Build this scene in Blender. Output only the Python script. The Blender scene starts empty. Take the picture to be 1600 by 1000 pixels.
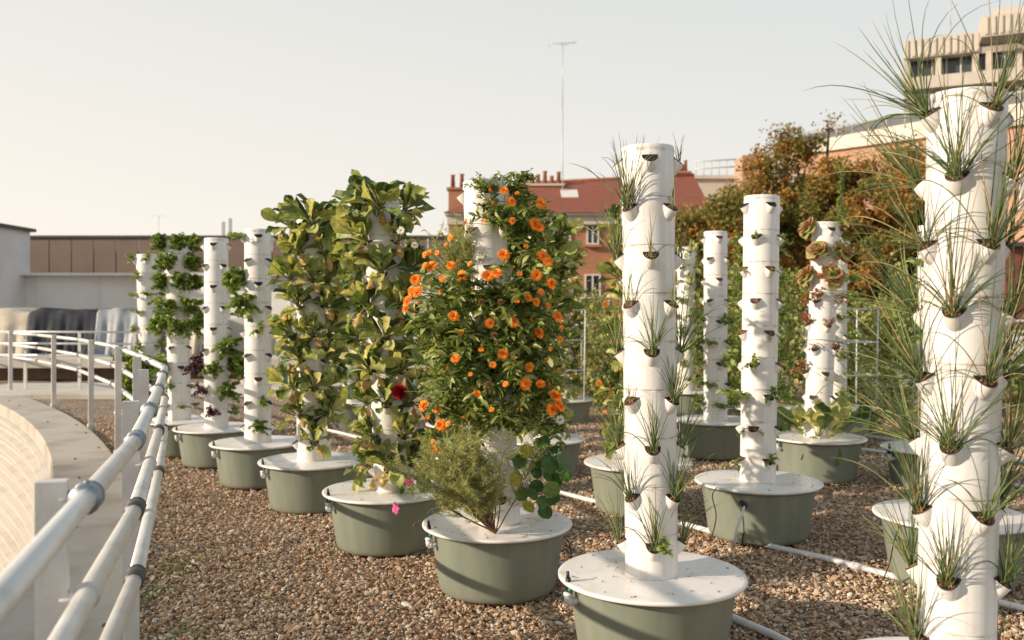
import bpy, math, random
import numpy as np
from mathutils import Vector, Matrix
rng = np.random.default_rng(7)
random.seed(7)
PI = math.pi
R = math.radians
col = bpy.context.scene.collection
EYE = 1.43
F = 1400.0

# ------------------------------------------------------------------ helpers
class MB:
    """collects numpy mesh pieces and links them as ONE mesh object"""
    def __init__(s):
        s.v = []; s.n = 0; s.f = []; s.m = []; s.sm = []
    def add(s, v, f, mi=0, smooth=True):
        v = np.asarray(v, dtype=np.float64).reshape(-1, 3)
        if isinstance(f, list) and f and not isinstance(f[0], (int, np.integer)):
            by = {}
            for q in f: by.setdefault(len(q), []).append(q)
            for k, q in by.items():
                s.f.append(np.array(q, dtype=np.int64) + s.n); s.m.append(np.full(len(q), mi)); s.sm.append(np.full(len(q), smooth))
        else:
            f = np.asarray(f, dtype=np.int64)
            s.f.append(f + s.n); s.m.append(np.full(len(f), mi)); s.sm.append(np.full(len(f), smooth))
        s.v.append(v); s.n += len(v)
        return s
    def inst(s, T, M, P, mi=None, smooth=True):
        """T=(verts, [(faces,mi)..]); M (N,3,3); P (N,3)"""
        V, FS = T
        N = len(P)
        if N == 0: return s
        W = np.einsum('nij,kj->nki', M, V) + P[:, None, :]
        nv = len(V)
        for fc, m0 in FS:
            fc = np.asarray(fc)
            ff = (fc[None] + (np.arange(N) * nv)[:, None, None]).reshape(-1, fc.shape[1]) + s.n
            s.f.append(ff); s.m.append(np.full(len(ff), m0 if mi is None else mi)); s.sm.append(np.full(len(ff), smooth))
        s.v.append(W.reshape(-1, 3)); s.n += nv * N
        return s
    def mesh(s, name, mats):
        me = bpy.data.meshes.new(name)
        v = np.concatenate(s.v)
        me.vertices.add(len(v)); me.vertices.foreach_set('co', v.astype(np.float32).ravel())
        lt = np.concatenate([np.full(len(f), f.shape[1]) for f in s.f])
        li = np.concatenate([f.ravel() for f in s.f])
        ls = np.concatenate([[0], np.cumsum(lt)[:-1]])
        me.loops.add(len(li)); me.loops.foreach_set('vertex_index', li.astype(np.int32))
        me.polygons.add(len(lt)); me.polygons.foreach_set('loop_start', ls.astype(np.int32))
        try: me.polygons.foreach_set('loop_total', lt.astype(np.int32))
        except Exception: pass
        me.polygons.foreach_set('material_index', np.concatenate(s.m).astype(np.int32))
        me.polygons.foreach_set('use_smooth', np.concatenate(s.sm).astype(bool))
        for m in mats: me.materials.append(m)
        me.update(calc_edges=True)
        return me
    def build(s, name, mats, parent=None):
        if not isinstance(mats, (list, tuple)): mats = [mats]
        return link(name, s.mesh(name, mats), parent)

def link(name, data, parent=None):
    o = bpy.data.objects.new(name, data); col.objects.link(o)
    if parent: o.parent = parent
    return o
def tag(o, label=None, cat=None, group=None, kind=None):
    if label: o['label'] = label
    if cat: o['category'] = cat
    if group: o['group'] = group
    if kind: o['kind'] = kind
    return o
def empty(name, loc=(0, 0, 0), rz=0.0):
    o = bpy.data.objects.new(name, None); col.objects.link(o)
    o.location = loc; o.rotation_euler = (0, 0, rz); o.empty_display_size = .1
    return o
def W(px, py, z):
    """world point seen at photo pixel px,py at depth z (used to measure the place)"""
    return Vector(((px - 800) / F * z, z, EYE - (py - 485) / F * z))

def frames(D, U):
    """orthonormal frames: Y axis = D, Z axis ~ U.  returns (N,3,3) columns X,Y,Z"""
    D = D / (np.linalg.norm(D, axis=1, keepdims=True) + 1e-9)
    X = np.cross(D, U); X /= (np.linalg.norm(X, axis=1, keepdims=True) + 1e-9)
    Z = np.cross(X, D)
    return np.stack([X, D, Z], axis=2)

def box(mb, c, d, mi=0, rz=0.0, bev=0.0):
    cx, cy, cz = c; x, y, z = d[0] / 2, d[1] / 2, d[2] / 2
    if bev <= 0:
        v = np.array([(-x,-y,-z),(x,-y,-z),(x,y,-z),(-x,y,-z),(-x,-y,z),(x,-y,z),(x,y,z),(-x,y,z)], float)
        f = [(0,3,2,1),(4,5,6,7),(0,1,5,4),(1,2,6,5),(2,3,7,6),(3,0,4,7)]
    else:
        b = bev; v = []; f = []
        for zz, k in ((-z, b), (-z + b, 0), (z - b, 0), (z, b)):
            v += [(-x+k+ (b if not k else 0)*0, -y+k, zz), (x-k, -y+k, zz), (x-k, y-k, zz), (-x+k, y-k, zz)]
        v = np.array(v, float)
        for r_ in range(3):
            for i in range(4):
                a = r_*4+i; b2 = r_*4+(i+1) % 4
                f.append((a, b2, b2+4, a+4))
        f += [(3,2,1,0), (12,13,14,15)]
    if rz:
        c_, s_ = math.cos(rz), math.sin(rz)
        v = v @ np.array([[c_, s_, 0], [-s_, c_, 0], [0, 0, 1]])
    mb.add(v + np.array([cx, cy, cz]), f, mi, smooth=False)
def beam(mb, a, b, w, h, mi=0):
    a = np.array(a, float); b = np.array(b, float); d = b - a
    L = np.linalg.norm(d); up = np.array([0, 0, 1.0]) if abs(d[2]) < .9 * L else np.array([0, 1.0, 0])
    M = frames(d[None], up[None])[0]
    v = np.array([(x*w/2, y*L, z*h/2) for y in (0, 1) for x, z in ((-1,-1),(1,-1),(1,1),(-1,1))])
    mb.add(v @ M.T + a, [(0,1,2,3),(7,6,5,4),(0,4,5,1),(1,5,6,2),(2,6,7,3),(3,7,4,0)], mi, smooth=False)
def tube(mb, pts, r, sides=8, mi=0, caps=True):
    P = np.array(pts, float); n = len(P)
    r = np.full(n, r) if np.isscalar(r) else np.array(r, float)
    T = np.gradient(P, axis=0); T /= (np.linalg.norm(T, axis=1, keepdims=True) + 1e-9)
    ref = np.array([0, 0, 1.0]) if abs(T[:, 2]).mean() < .8 else np.array([1.0, 0, 0])
    A = np.cross(T, ref); A /= (np.linalg.norm(A, axis=1, keepdims=True) + 1e-9)
    B = np.cross(T, A)
    an = np.arange(sides) / sides * 2 * PI
    V = P[:, None] + r[:, None, None] * (np.cos(an)[None, :, None] * A[:, None] + np.sin(an)[None, :, None] * B[:, None])
    f = []
    for j in range(n - 1):
        for i in range(sides):
            i2 = (i + 1) % sides
            f.append((j*sides+i, j*sides+i2, (j+1)*sides+i2, (j+1)*sides+i))
    if caps:
        f = f + [tuple(range(sides))[::-1], tuple((n-1)*sides + i for i in range(sides))]
    mb.add(V.reshape(-1, 3), f, mi)
def lathe(mb, prof, sides=48, mi=0, off=(0, 0, 0), closed=True):
    an = np.arange(sides) / sides * 2 * PI
    V = np.array([[(r_*math.cos(a)+off[0], r_*math.sin(a)+off[1], z+off[2]) for a in an] for r_, z in prof]).reshape(-1, 3)
    f = []
    for j in range(len(prof) - 1):
        for i in range(sides):
            i2 = (i + 1) % sides
            f.append((j*sides+i, j*sides+i2, (j+1)*sides+i2, (j+1)*sides+i))
    if closed:
        f += [tuple(range(sides))[::-1], tuple((len(prof)-1)*sides + i for i in range(sides))]
    mb.add(V, f, mi)

# ------------------------------------------------------------------ materials
def mat(name, colr=(.5, .5, .5), rough=.6, noise=None, bump=None, metal=0.0, spec=.5, coat=0.0):
    m = bpy.data.materials.new(name); m.use_nodes = True
    N, L = m.node_tree.nodes, m.node_tree.links
    b = N['Principled BSDF']; b.inputs['Base Color'].default_value = (*colr, 1)
    b.inputs['Roughness'].default_value = rough; b.inputs['Metallic'].default_value = metal
    b.inputs['Specular IOR Level'].default_value = spec
    if coat: b.inputs['Coat Weight'].default_value = coat
    tc = N.new('ShaderNodeTexCoord')
    if noise:
        sc, col2, lo, hi, det = noise
        n = N.new('ShaderNodeTexNoise'); n.inputs['Scale'].default_value = sc; n.inputs['Detail'].default_value = det
        r_ = N.new('ShaderNodeValToRGB'); r_.color_ramp.elements[0].position = lo; r_.color_ramp.elements[1].position = hi
        r_.color_ramp.elements[0].color = (*colr, 1); r_.color_ramp.elements[1].color = (*col2, 1)
        L.new(tc.outputs['Object'], n.inputs['Vector']); L.new(n.outputs['Fac'], r_.inputs['Fac']); L.new(r_.outputs['Color'], b.inputs['Base Color'])
    if bump:
        sc, st = bump
        n2 = N.new('ShaderNodeTexNoise'); n2.inputs['Scale'].default_value = sc; n2.inputs['Detail'].default_value = 5
        bp = N.new('ShaderNodeBump'); bp.inputs['Strength'].default_value = st; bp.inputs['Distance'].default_value = .01
        L.new(tc.outputs['Object'], n2.inputs['Vector']); L.new(n2.outputs['Fac'], bp.inputs['Height']); L.new(bp.outputs['Normal'], b.inputs['Normal'])
    return m
def leafmat(name, cols, trans=.3, rough=.5, vein=0.0, scale=60, spec=.4):
    m = bpy.data.materials.new(name); m.use_nodes = True
    N, L = m.node_tree.nodes, m.node_tree.links
    b = N['Principled BSDF']; b.inputs['Roughness'].default_value = rough; b.inputs['Specular IOR Level'].default_value = spec
    out = N['Material Output']
    g = N.new('ShaderNodeNewGeometry'); ramp = N.new('ShaderNodeValToRGB')
    e = ramp.color_ramp.elements
    while len(e) < len(cols): e.new(.5)
    for i, (p, c) in enumerate(cols): e[i].position = p; e[i].color = (*c, 1)
    L.new(g.outputs['Random Per Island'], ramp.inputs['Fac'])
    tc = N.new('ShaderNodeTexCoord'); n = N.new('ShaderNodeTexNoise'); n.inputs['Scale'].default_value = scale; n.inputs['Detail'].default_value = 3
    L.new(tc.outputs['Object'], n.inputs['Vector'])
    mr = N.new('ShaderNodeMapRange'); mr.inputs['From Min'].default_value = .3; mr.inputs['From Max'].default_value = .7
    mr.inputs['To Min'].default_value = .75; mr.inputs['To Max'].default_value = 1.25
    L.new(n.outputs['Fac'], mr.inputs['Value'])
    mx = N.new('ShaderNodeVectorMath'); mx.operation = 'SCALE'
    L.new(ramp.outputs['Color'], mx.inputs[0]); L.new(mr.outputs['Result'], mx.inputs['Scale'])
    L.new(mx.outputs['Vector'], b.inputs['Base Color'])
    bp = N.new('ShaderNodeBump'); bp.inputs['Strength'].default_value = .5; bp.inputs['Distance'].default_value = .004
    L.new(n.outputs['Fac'], bp.inputs['Height']); L.new(bp.outputs['Normal'], b.inputs['Normal'])
    t = N.new('ShaderNodeBsdfTranslucent'); ms = N.new('ShaderNodeMixShader'); ms.inputs['Fac'].default_value = trans
    tcol = N.new('ShaderNodeVectorMath'); tcol.operation = 'MULTIPLY'; tcol.inputs[1].default_value = (1.25, 1.25, .6)
    L.new(mx.outputs['Vector'], tcol.inputs[0]); L.new(tcol.outputs['Vector'], t.inputs['Color'])
    L.new(b.outputs['BSDF'], ms.inputs[1]); L.new(t.outputs['BSDF'], ms.inputs[2]); L.new(ms.outputs['Shader'], out.inputs['Surface'])
    return m

M = {}
def column_mat():
    m = mat('white_plastic', (.80, .775, .74), rough=.42, spec=.4)
    N, L = m.node_tree.nodes, m.node_tree.links; b = N['Principled BSDF']
    tc = N.new('ShaderNodeTexCoord'); mp = N.new('ShaderNodeMapping'); mp.inputs['Scale'].default_value = (60, 60, .8)
    n = N.new('ShaderNodeTexNoise'); n.inputs['Scale'].default_value = 1.0; n.inputs['Detail'].default_value = 4
    n2 = N.new('ShaderNodeTexNoise'); n2.inputs['Scale'].default_value = 9; n2.inputs['Detail'].default_value = 5
    r_ = N.new('ShaderNodeValToRGB'); r_.color_ramp.elements[0].position = .25; r_.color_ramp.elements[1].position = .62
    r_.color_ramp.elements[0].color = (.74, .70, .655, 1); r_.color_ramp.elements[1].color = (.82, .795, .76, 1)
    r2 = N.new('ShaderNodeValToRGB'); r2.color_ramp.elements[0].position = .30; r2.color_ramp.elements[1].position = .45
    r2.color_ramp.elements[0].color = (.86, .80, .72, 1); r2.color_ramp.elements[1].color = (1, 1, 1, 1)
    mx = N.new('ShaderNodeMix'); mx.data_type = 'RGBA'; mx.blend_type = 'MULTIPLY'; mx.inputs['Factor'].default_value = .7
    L.new(tc.outputs['Object'], mp.inputs['Vector']); L.new(mp.outputs['Vector'], n.inputs['Vector']); L.new(n.outputs['Fac'], r_.inputs['Fac'])
    L.new(tc.outputs['Object'], n2.inputs['Vector']); L.new(n2.outputs['Fac'], r2.inputs['Fac'])
    L.new(r_.outputs['Color'], mx.inputs['A']); L.new(r2.outputs['Color'], mx.inputs['B'])
    sp = N.new('ShaderNodeSeparateXYZ'); L.new(tc.outputs['Object'], sp.inputs[0])
    ad = N.new('ShaderNodeMath'); ad.operation = 'ADD'; ad.inputs[1].default_value = .021; L.new(sp.outputs['Z'], ad.inputs[0])
    md = N.new('ShaderNodeMath'); md.operation = 'PINGPONG'; md.inputs[1].default_value = .0975; L.new(ad.outputs[0], md.inputs[0])
    jm = N.new('ShaderNodeMapRange'); jm.inputs['From Min'].default_value = .0005; jm.inputs['From Max'].default_value = .012; jm.inputs['To Min'].default_value = .75; jm.inputs['To Max'].default_value = 0; L.new(md.outputs[0], jm.inputs['Value'])
    n4 = N.new('ShaderNodeTexNoise'); n4.inputs['Scale'].default_value = 26; n4.inputs['Detail'].default_value = 5; L.new(tc.outputs['Object'], n4.inputs['Vector'])
    m4 = N.new('ShaderNodeMapRange'); m4.inputs['From Min'].default_value = .42; m4.inputs['From Max'].default_value = .68; L.new(n4.outputs['Fac'], m4.inputs['Value'])
    mm = N.new('ShaderNodeMath'); mm.operation = 'MULTIPLY'; L.new(jm.outputs[0], mm.inputs[0]); L.new(m4.outputs[0], mm.inputs[1])
    mj = N.new('ShaderNodeMix'); mj.data_type = 'RGBA'; mj.inputs['B'].default_value = (.36, .25, .15, 1); L.new(mm.outputs[0], mj.inputs['Factor']); L.new(mx.outputs['Result'], mj.inputs['A'])
    L.new(mj.outputs['Result'], b.inputs['Base Color'])
    bp = N.new('ShaderNodeBump'); bp.inputs['Strength'].default_value = .12; bp.inputs['Distance'].default_value = .004
    L.new(n.outputs['Fac'], bp.inputs['Height']); L.new(bp.outputs['Normal'], b.inputs['Normal'])
    return m
M['column'] = column_mat()
M['pot'] = mat('pot_plastic', (.80, .775, .735), rough=.4, noise=(30, (.74, .70, .64), .5, .75, 3))
M['lid'] = mat('lid_plastic', (.80, .77, .735), rough=.3, noise=(6, (.56, .50, .42), .52, .78, 10), bump=(40, .05))
def tub_mat():
    m = mat('sage_tub', (.155, .19, .135), rough=.42)
    N, L = m.node_tree.nodes, m.node_tree.links; b = N['Principled BSDF']
    tc = N.new('ShaderNodeTexCoord'); mp = N.new('ShaderNodeMapping'); mp.inputs['Scale'].default_value = (14, 14, 2.2)
    n = N.new('ShaderNodeTexNoise'); n.inputs['Scale'].default_value = 1; n.inputs['Detail'].default_value = 7
    r_ = N.new('ShaderNodeValToRGB'); r_.color_ramp.elements[0].position = .3; r_.color_ramp.elements[1].position = .75
    r_.color_ramp.elements[0].color = (.205, .232, .178, 1); r_.color_ramp.elements[1].color = (.27, .29, .232, 1)
    sp = N.new('ShaderNodeSeparateXYZ'); mr = N.new('ShaderNodeMapRange')
    mr.inputs['From Min'].default_value = .0; mr.inputs['From Max'].default_value = .11; mr.inputs['To Min'].default_value = .5; mr.inputs['To Max'].default_value = 0
    n3 = N.new('ShaderNodeTexNoise'); n3.inputs['Scale'].default_value = 22; n3.inputs['Detail'].default_value = 6
    mu = N.new('ShaderNodeMath'); mu.operation = 'MULTIPLY'
    mx = N.new('ShaderNodeMix'); mx.data_type = 'RGBA'; mx.inputs['B'].default_value = (.26, .22, .16, 1)
    L.new(tc.outputs['Object'], mp.inputs['Vector']); L.new(mp.outputs['Vector'], n.inputs['Vector']); L.new(n.outputs['Fac'], r_.inputs['Fac'])
    L.new(tc.outputs['Object'], sp.inputs[0]); L.new(sp.outputs['Z'], mr.inputs['Value']); L.new(tc.outputs['Object'], n3.inputs['Vector'])
    L.new(mr.outputs['Result'], mu.inputs[0]); L.new(n3.outputs['Fac'], mu.inputs[1]); L.new(mu.outputs['Value'], mx.inputs['Factor'])
    L.new(r_.outputs['Color'], mx.inputs['A']); L.new(mx.outputs['Result'], b.inputs['Base Color'])
    return m
M['tub'] = tub_mat()
M['black'] = mat('black_plastic', (.018, .016, .015), rough=.45)
M['dirtblack'] = mat('net_cup_plastic', (.03, .018, .015), rough=.6, noise=(90, (.09, .05, .035), .45, .7, 3))
M['clay'] = leafmat('clay_pebbles', [(0, (.16, .06, .03)), (.5, (.28, .11, .055)), (1, (.36, .18, .10))], trans=.0, rough=.9)
M['green'] = mat('green_tap', (.02, .28, .13), rough=.4)
M['pipe'] = mat('white_pipe', (.72, .72, .72), rough=.4, noise=(8, (.55, .53, .50), .5, .8, 6))
M['screw'] = mat('screw_head', (.35, .3, .25), rough=.4, metal=.6)
M['rail'] = mat('galvanised_rail', (.76, .74, .70), rough=.36, metal=.25, noise=(9, (.60, .57, .52), .45, .75, 8), bump=(60, .06))
M['post'] = mat('fence_post_paint', (.68, .65, .62), rough=.5, noise=(6, (.50, .47, .44), .4, .8, 8), bump=(90, .08))
M['clamp'] = mat('zinc_clamp', (.34, .40, .44), rough=.45, metal=.6, noise=(50, (.24, .27, .29), .4, .7, 3))
M['joint'] = mat('dark_joint', (.10, .095, .10), rough=.5, metal=.5)
M['concrete'] = mat('coping_concrete', (.47, .42, .355), rough=.85, noise=(2.2, (.34, .285, .23), .48, .72, 12), bump=(40, .35))
M['pit'] = mat('pit_concrete', (.52, .48, .42), rough=.85, noise=(3, (.42, .36, .28), .5, .8, 10), bump=(30, .3))
M['wallwhite'] = mat('white_render', (.76, .76, .75), rough=.85, noise=(.9, (.64, .63, .62), .4, .7, 10))
M['cladding'] = mat('brown_cladding', (.20, .135, .105), rough=.6, noise=(1.5, (.17, .115, .09), .4, .7, 5))
M['darkcap'] = mat('dark_capping', (.07, .065, .06), rough=.6)
M['tarp_dark'] = mat('dark_tarp', (.035, .038, .048), rough=.8, spec=.2, noise=(4, (.06, .065, .075), .4, .7, 6))
M['tarp_light'] = mat('pale_tarp', (.27, .29, .32), rough=.55, noise=(4, (.40, .41, .42), .4, .7, 6))
M['tarp_beige'] = mat('beige_tarp', (.50, .43, .34), rough=.7, noise=(4, (.6, .54, .44), .4, .7, 6))
M['stone'] = mat('pale_stone', (.58, .535, .47), rough=.85, noise=(1.2, (.46, .41, .34), .45, .75, 9), bump=(12, .2))
M['brownface'] = mat('brown_wall_face', (.22, .15, .11), rough=.9, noise=(3, (.16, .11, .085), .4, .7, 8))

# ------------------------------------------------------------------ leaf templates
def blade(L, Wd, ny=7, nx=4, curl=60, cup=.25, ruf=0.0, rk=9, shape='ovate', t0=0.0, pet=.006, ph=0.0, tipdrop=0):
    """leaf along +Y, normal +Z. returns verts, faces. arches by curl degrees downward (-Z)."""
    pts = []; y = z = 0.0; a = 0.0; st = L / ny
    for j in range(ny + 1):
        t = j / ny
        if t < t0: w = pet
        else:
            s = (t - t0) / (1 - t0 + 1e-9)
            if shape == 'ovate': w = Wd * (math.sin(PI * min(1, s ** .75)) ** .8 if 0 < s < 1 else 0)
            elif shape == 'obovate': w = Wd * ((math.sin(PI * s ** 1.35)) ** .65 if 0 < s < 1 else 0)
            elif shape == 'lance': w = Wd * (math.sin(PI * s ** .9) ** .9 if 0 < s < 1 else 0)
            elif shape == 'round': w = Wd * math.sqrt(max(0, 1 - (2 * s - 1) ** 2))
            w = max(w, pet * .6 if s < .9 else .0006)
        for i in range(nx + 1):
            u = i / nx * 2 - 1
            dz = cup * abs(u) ** 1.5 * w + ruf * math.sin(rk * t * PI + ph + (1.7 if u > 0 else 0)) * abs(u) ** 2 * (w / (Wd + 1e-9))
            ca, sa = math.cos(a), math.sin(a)
            pts.append((u * w, y + dz * sa, z + dz * ca))
        ang = a
        y += st * math.cos(ang); z -= st * math.sin(ang)
        a += R(curl) / ny * (1 + tipdrop * t)
    f = []
    for j in range(ny):
        for i in range(nx):
            k = j * (nx + 1) + i
            f.append((k, k + 1, k + nx + 2, k + nx + 1))
    return np.array(pts), np.array(f)
def leafT(mi=0, rib=None, **k):
    V, f = blade(**k)
    FS = [(f, mi)]
    if rib is not None:   # pale rib/petiole: narrow strip slightly proud
        k2 = dict(k); k2.update(nx=2, Wd=k.get('pet', .006), shape='lance', ruf=0, cup=-.6, t0=0.0)
        nxx = k.get('nx', 4)
        ny = k.get('ny', 7)
        mid = V.reshape(ny + 1, nxx + 1, 3)[:, nxx // 2]
        v2 = []
        for j in range(ny + 1):
            w = k.get('pet', .006) * (1 - .75 * j / ny)
            for u in (-1, 0, 1): v2.append((u * w, mid[j, 1], mid[j, 2] + (.0016 if u else .0032)))
        f2 = [(j*3+i, j*3+i+1, j*3+i+4, j*3+i+3) for j in range(ny) for i in range(2)]
        FS.append((np.array(f2) + len(V), rib)); V = np.concatenate([V, np.array(v2)])
    return V, FS
def rand_dirs(n, out=.0, lo=-.2, hi=1.0, spread=1.0):
    """directions around +Y (outward) / +Z up"""
    az = rng.uniform(-1, 1, n) * PI * spread; el = rng.uniform(lo, hi, n)
    d = np.stack([np.sin(az), np.cos(az) + out, el], 1)
    return d / np.linalg.norm(d, axis=1, keepdims=True)

MG = {}
G_chard = leafmat('chard_leaf', [(0, (.045, .075, .03)), (.28, (.10, .15, .045)), (.45, (.24, .30, .085)), (.75, (.52, .51, .17)), (1, (.82, .70, .32))], trans=.33, rough=.42, scale=45)
G_stalk = mat('pale_stalk', (.42, .42, .20), rough=.5)
G_wilt = leafmat('wilted_leaf', [(0, (.60, .42, .12)), (.4, (.72, .56, .22)), (.7, (.52, .26, .09)), (1, (.40, .17, .09))], trans=.3, rough=.6)
G_basil = leafmat('basil_leaf', [(0, (.10, .16, .035)), (.5, (.20, .29, .06)), (.9, (.33, .40, .10)), (1, (.5, .48, .17))], trans=.38, rough=.38, scale=40)
G_purple = leafmat('purple_basil_leaf', [(0, (.03, .008, .015)), (.6, (.09, .02, .035)), (1, (.16, .05, .06))], trans=.2, rough=.4)
G_cal = leafmat('marigold_leaf', [(0, (.09, .135, .038)), (.4, (.19, .25, .065)), (.8, (.35, .40, .13)), (1, (.52, .52, .22))], trans=.35, rough=.5, scale=30)
G_stem = mat('green_stem', (.10, .15, .045), rough=.6)
G_brown = mat('brown_stem', (.17, .095, .05), rough=.8)
G_feather = leafmat('feathery_leaf', [(0, (.27, .31, .10)), (.6, (.42, .43, .17)), (1, (.56, .52, .28))], trans=.35, rough=.6)
G_nast = leafmat('nasturtium_leaf', [(0, (.035, .09, .025)), (.7, (.075, .16, .04)), (.9, (.16, .23, .05)), (1, (.5, .40, .05))], trans=.25, rough=.5, scale=50)
G_chive = leafmat('chive_blade', [(0, (.07, .12, .045)), (.5, (.15, .22, .07)), (.85, (.27, .33, .11)), (1, (.48, .44, .20))], trans=.25, rough=.4, scale=20)
G_dry = leafmat('dry_blade', [(0, (.42, .30, .13)), (1, (.55, .42, .2))], trans=.2, rough=.7)
G_lett = leafmat('lettuce_leaf', [(0, (.24, .27, .08)), (.45, (.42, .40, .14)), (.6, (.45, .22, .12)), (1, (.38, .12, .09))], trans=.3, rough=.45)
G_red = leafmat('red_herb_leaf', [(0, (.28, .07, .05)), (.6, (.42, .16, .10)), (1, (.40, .28, .12))], trans=.3, rough=.5)
G_light = leafmat('light_herb_leaf', [(0, (.18, .25, .06)), (.6, (.29, .37, .10)), (1, (.42, .46, .18))], trans=.35, rough=.5)
G_orange = leafmat('orange_petal', [(0, (.88, .24, .012)), (.5, (.95, .34, .03)), (1, (.97, .45, .07))], trans=.3, rough=.6, scale=80)
G_centre = mat('flower_centre', (.55, .14, .01), rough=.9, bump=(300, .6))
G_dead = leafmat('faded_flower', [(0, (.30, .15, .09)), (1, (.50, .32, .2))], trans=.2, rough=.8)
G_pink = leafmat('pink_petal', [(0, (.62, .05, .25)), (1, (.78, .16, .42))], trans=.3, rough=.5)
G_whitep = leafmat('white_petal', [(0, (.78, .74, .68)), (1, (.85, .82, .78))], trans=.3, rough=.6)
G_crim = leafmat('crimson_petal', [(0, (.20, .006, .012)), (1, (.42, .012, .015))], trans=.15, rough=.5)

def mesh_chard(seed, n=9, s=1.0, dark=False):
    mb = MB(); global rng
    T = [leafT(0, rib=1, L=.20*s*a, Wd=.040*s*b, ny=12, nx=6, curl=c, cup=cu, ruf=.009*s, rk=6, shape='obovate', t0=.36, pet=.006, ph=p)
         for a, b, c, cu, p in ((1, .95, 30, .5, 0), (1.1, .8, 75, .7, 1), (.8, 1.0, -15, .4, 2), (1.0, 1.1, 110, .3, 3), (.7, .85, 40, .8, 4), (.9, .75, -30, .9, 5))]
    for k in range(n):
        az = (k / n * 2 - 1) * 1.9 + rng.normal(0, .25); el = rng.choice([rng.uniform(-.5, .3), rng.uniform(.5, 1.5), rng.uniform(1.2, 4.5)], p=[.22, .33, .45])
        d = np.array([[math.sin(az), math.cos(az) * .9 + .25, el]]); up = np.array([[-math.sin(az)*.4 + rng.normal(0,.35), rng.normal(0,.35) - .3, 1.0]])
        if el > .5: up = np.array([[rng.normal(0, 1), rng.uniform(-1.2,.8), .4]])
        mb.inst(T[rng.integers(6)], frames(d, up) * rng.uniform(.75, 1.1), np.array([[rng.normal(0, .006), .004, 0]]))
    return mb.mesh('chard_leaves', [G_chard, G_stalk])
def mesh_wilt(n=2):
    mb = MB()
    for k in range(n):
        V = leafT(0, L=rng.uniform(.12, .19), Wd=.024, ny=11, nx=5, curl=rng.uniform(60, 150), cup=-.9, ruf=.022, rk=rng.uniform(5, 12), shape='obovate', t0=.4, pet=.004, ph=k)
        az = rng.uniform(-1.4, 1.4)
        mb.inst(V, frames(np.array([[math.sin(az), math.cos(az)+.2, rng.uniform(-.1,.6)]]), np.array([[0, 0, 1.0]])), np.zeros((1, 3)))
    return mb.mesh('wilted_leaf', [G_wilt])
def stems_and_leaves(mb, nst, L, T, per, up=.7, out=.5, droop=.3, lsc=(.7, 1.1), mi_stem=1, spread=.6, r0=.003, lo=.2):
    """stems from the pot, leaves along them"""
    for k in range(nst):
        az = rng.uniform(-1, 1) * PI * spread
        d = np.array([math.sin(az) * out, math.cos(az) * out + .18, up * rng.uniform(lo, 1.4)]); d /= np.linalg.norm(d)
        n = 6; l = L * rng.uniform(.6, 1.1); P = [np.zeros(3)]
        dd = d.copy()
        for j in range(n):
            dd = dd + np.array([rng.normal(0, .12), rng.normal(0, .12), -droop / n * rng.uniform(.5, 1.5)]); dd /= np.linalg.norm(dd)
            P.append(P[-1] + dd * l / n)
        P = np.array(P)
        tube(mb, P, np.linspace(r0, r0 * .5, n + 1), 4, mi_stem, caps=False)
        m = per
        t = rng.uniform(.2, 1.0, m) ** .8 * n
        i = np.minimum(t.astype(int), n - 1); fr = (t - i)[:, None]
        pos = P[i] * (1 - fr) + P[i + 1] * fr
        a2 = rng.uniform(0, 2 * PI, m)
        D = np.stack([np.cos(a2), np.sin(a2), rng.uniform(-.7, 1.0, m)], 1)
        U = np.stack([rng.normal(0, .7, m), rng.normal(0, .7, m), np.ones(m)], 1)
        Mx = frames(D, U) * rng.uniform(*lsc, m)[:, None, None]
        for q in range(len(T)):
            s_ = np.arange(m) % len(T) == q
            mb.inst(T[q], Mx[s_], pos[s_])
def mesh_bush(mtl, L=.14, nst=10, per=14, leafL=.05, leafW=.018, shape='ovate', droop=.5, name='foliage', curl=50, up=.9, out=.5, lo=.1, r0=.0028):
    mb = MB()
    T = [leafT(0, L=leafL*a, Wd=leafW*a, ny=4, nx=2, curl=c, cup=.35, shape=shape, pet=.001) for a, c in ((1, curl), (.8, curl*.4), (1.15, curl*1.6))]
    stems_and_leaves(mb, nst, L, T, per, droop=droop, up=up, out=out, lo=lo, r0=r0)
    return mb.mesh(name, [mtl, G_stem])
def mesh_chive(n=30, L=.26, wide=1.0, r=.0016):
    mb = MB()
    for k in range(n):
        az = rng.uniform(-PI, PI); lean = abs(rng.normal(.2, .42)) * wide
        d = np.array([math.sin(az) * lean, math.cos(az) * lean + .10, 1.0]); d /= np.linalg.norm(d)
        l = L * rng.uniform(.45, 1.15); m = 9
        P = [np.array([rng.normal(0, .007), .004 + rng.normal(0, .005), -.01])]
        dr = rng.uniform(.1, 1.9) * (.6 + lean) * (1.8 if rng.random() < .12 else 1)
        side = np.array([math.sin(az), math.cos(az), 0]) * .12 * dr
        for j in range(m):
            P.append(P[-1] + d * l / m)
            d = d + np.array([0, 0, -dr / m * (j / m)*1.4]) + side / m + rng.normal(0, .02, 3); d /= np.linalg.norm(d)
        rr = r * rng.uniform(.7, 1.25)
        tube(mb, P, [rr, rr*1.1, rr*1.15, rr*1.1, rr, rr*.95, rr*.85, rr*.7, rr*.5, rr*.12], 4, 1 if rng.random() < .1 else 0, caps=False)
    return mb.mesh('chive_blades', [G_chive, G_dry])
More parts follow.
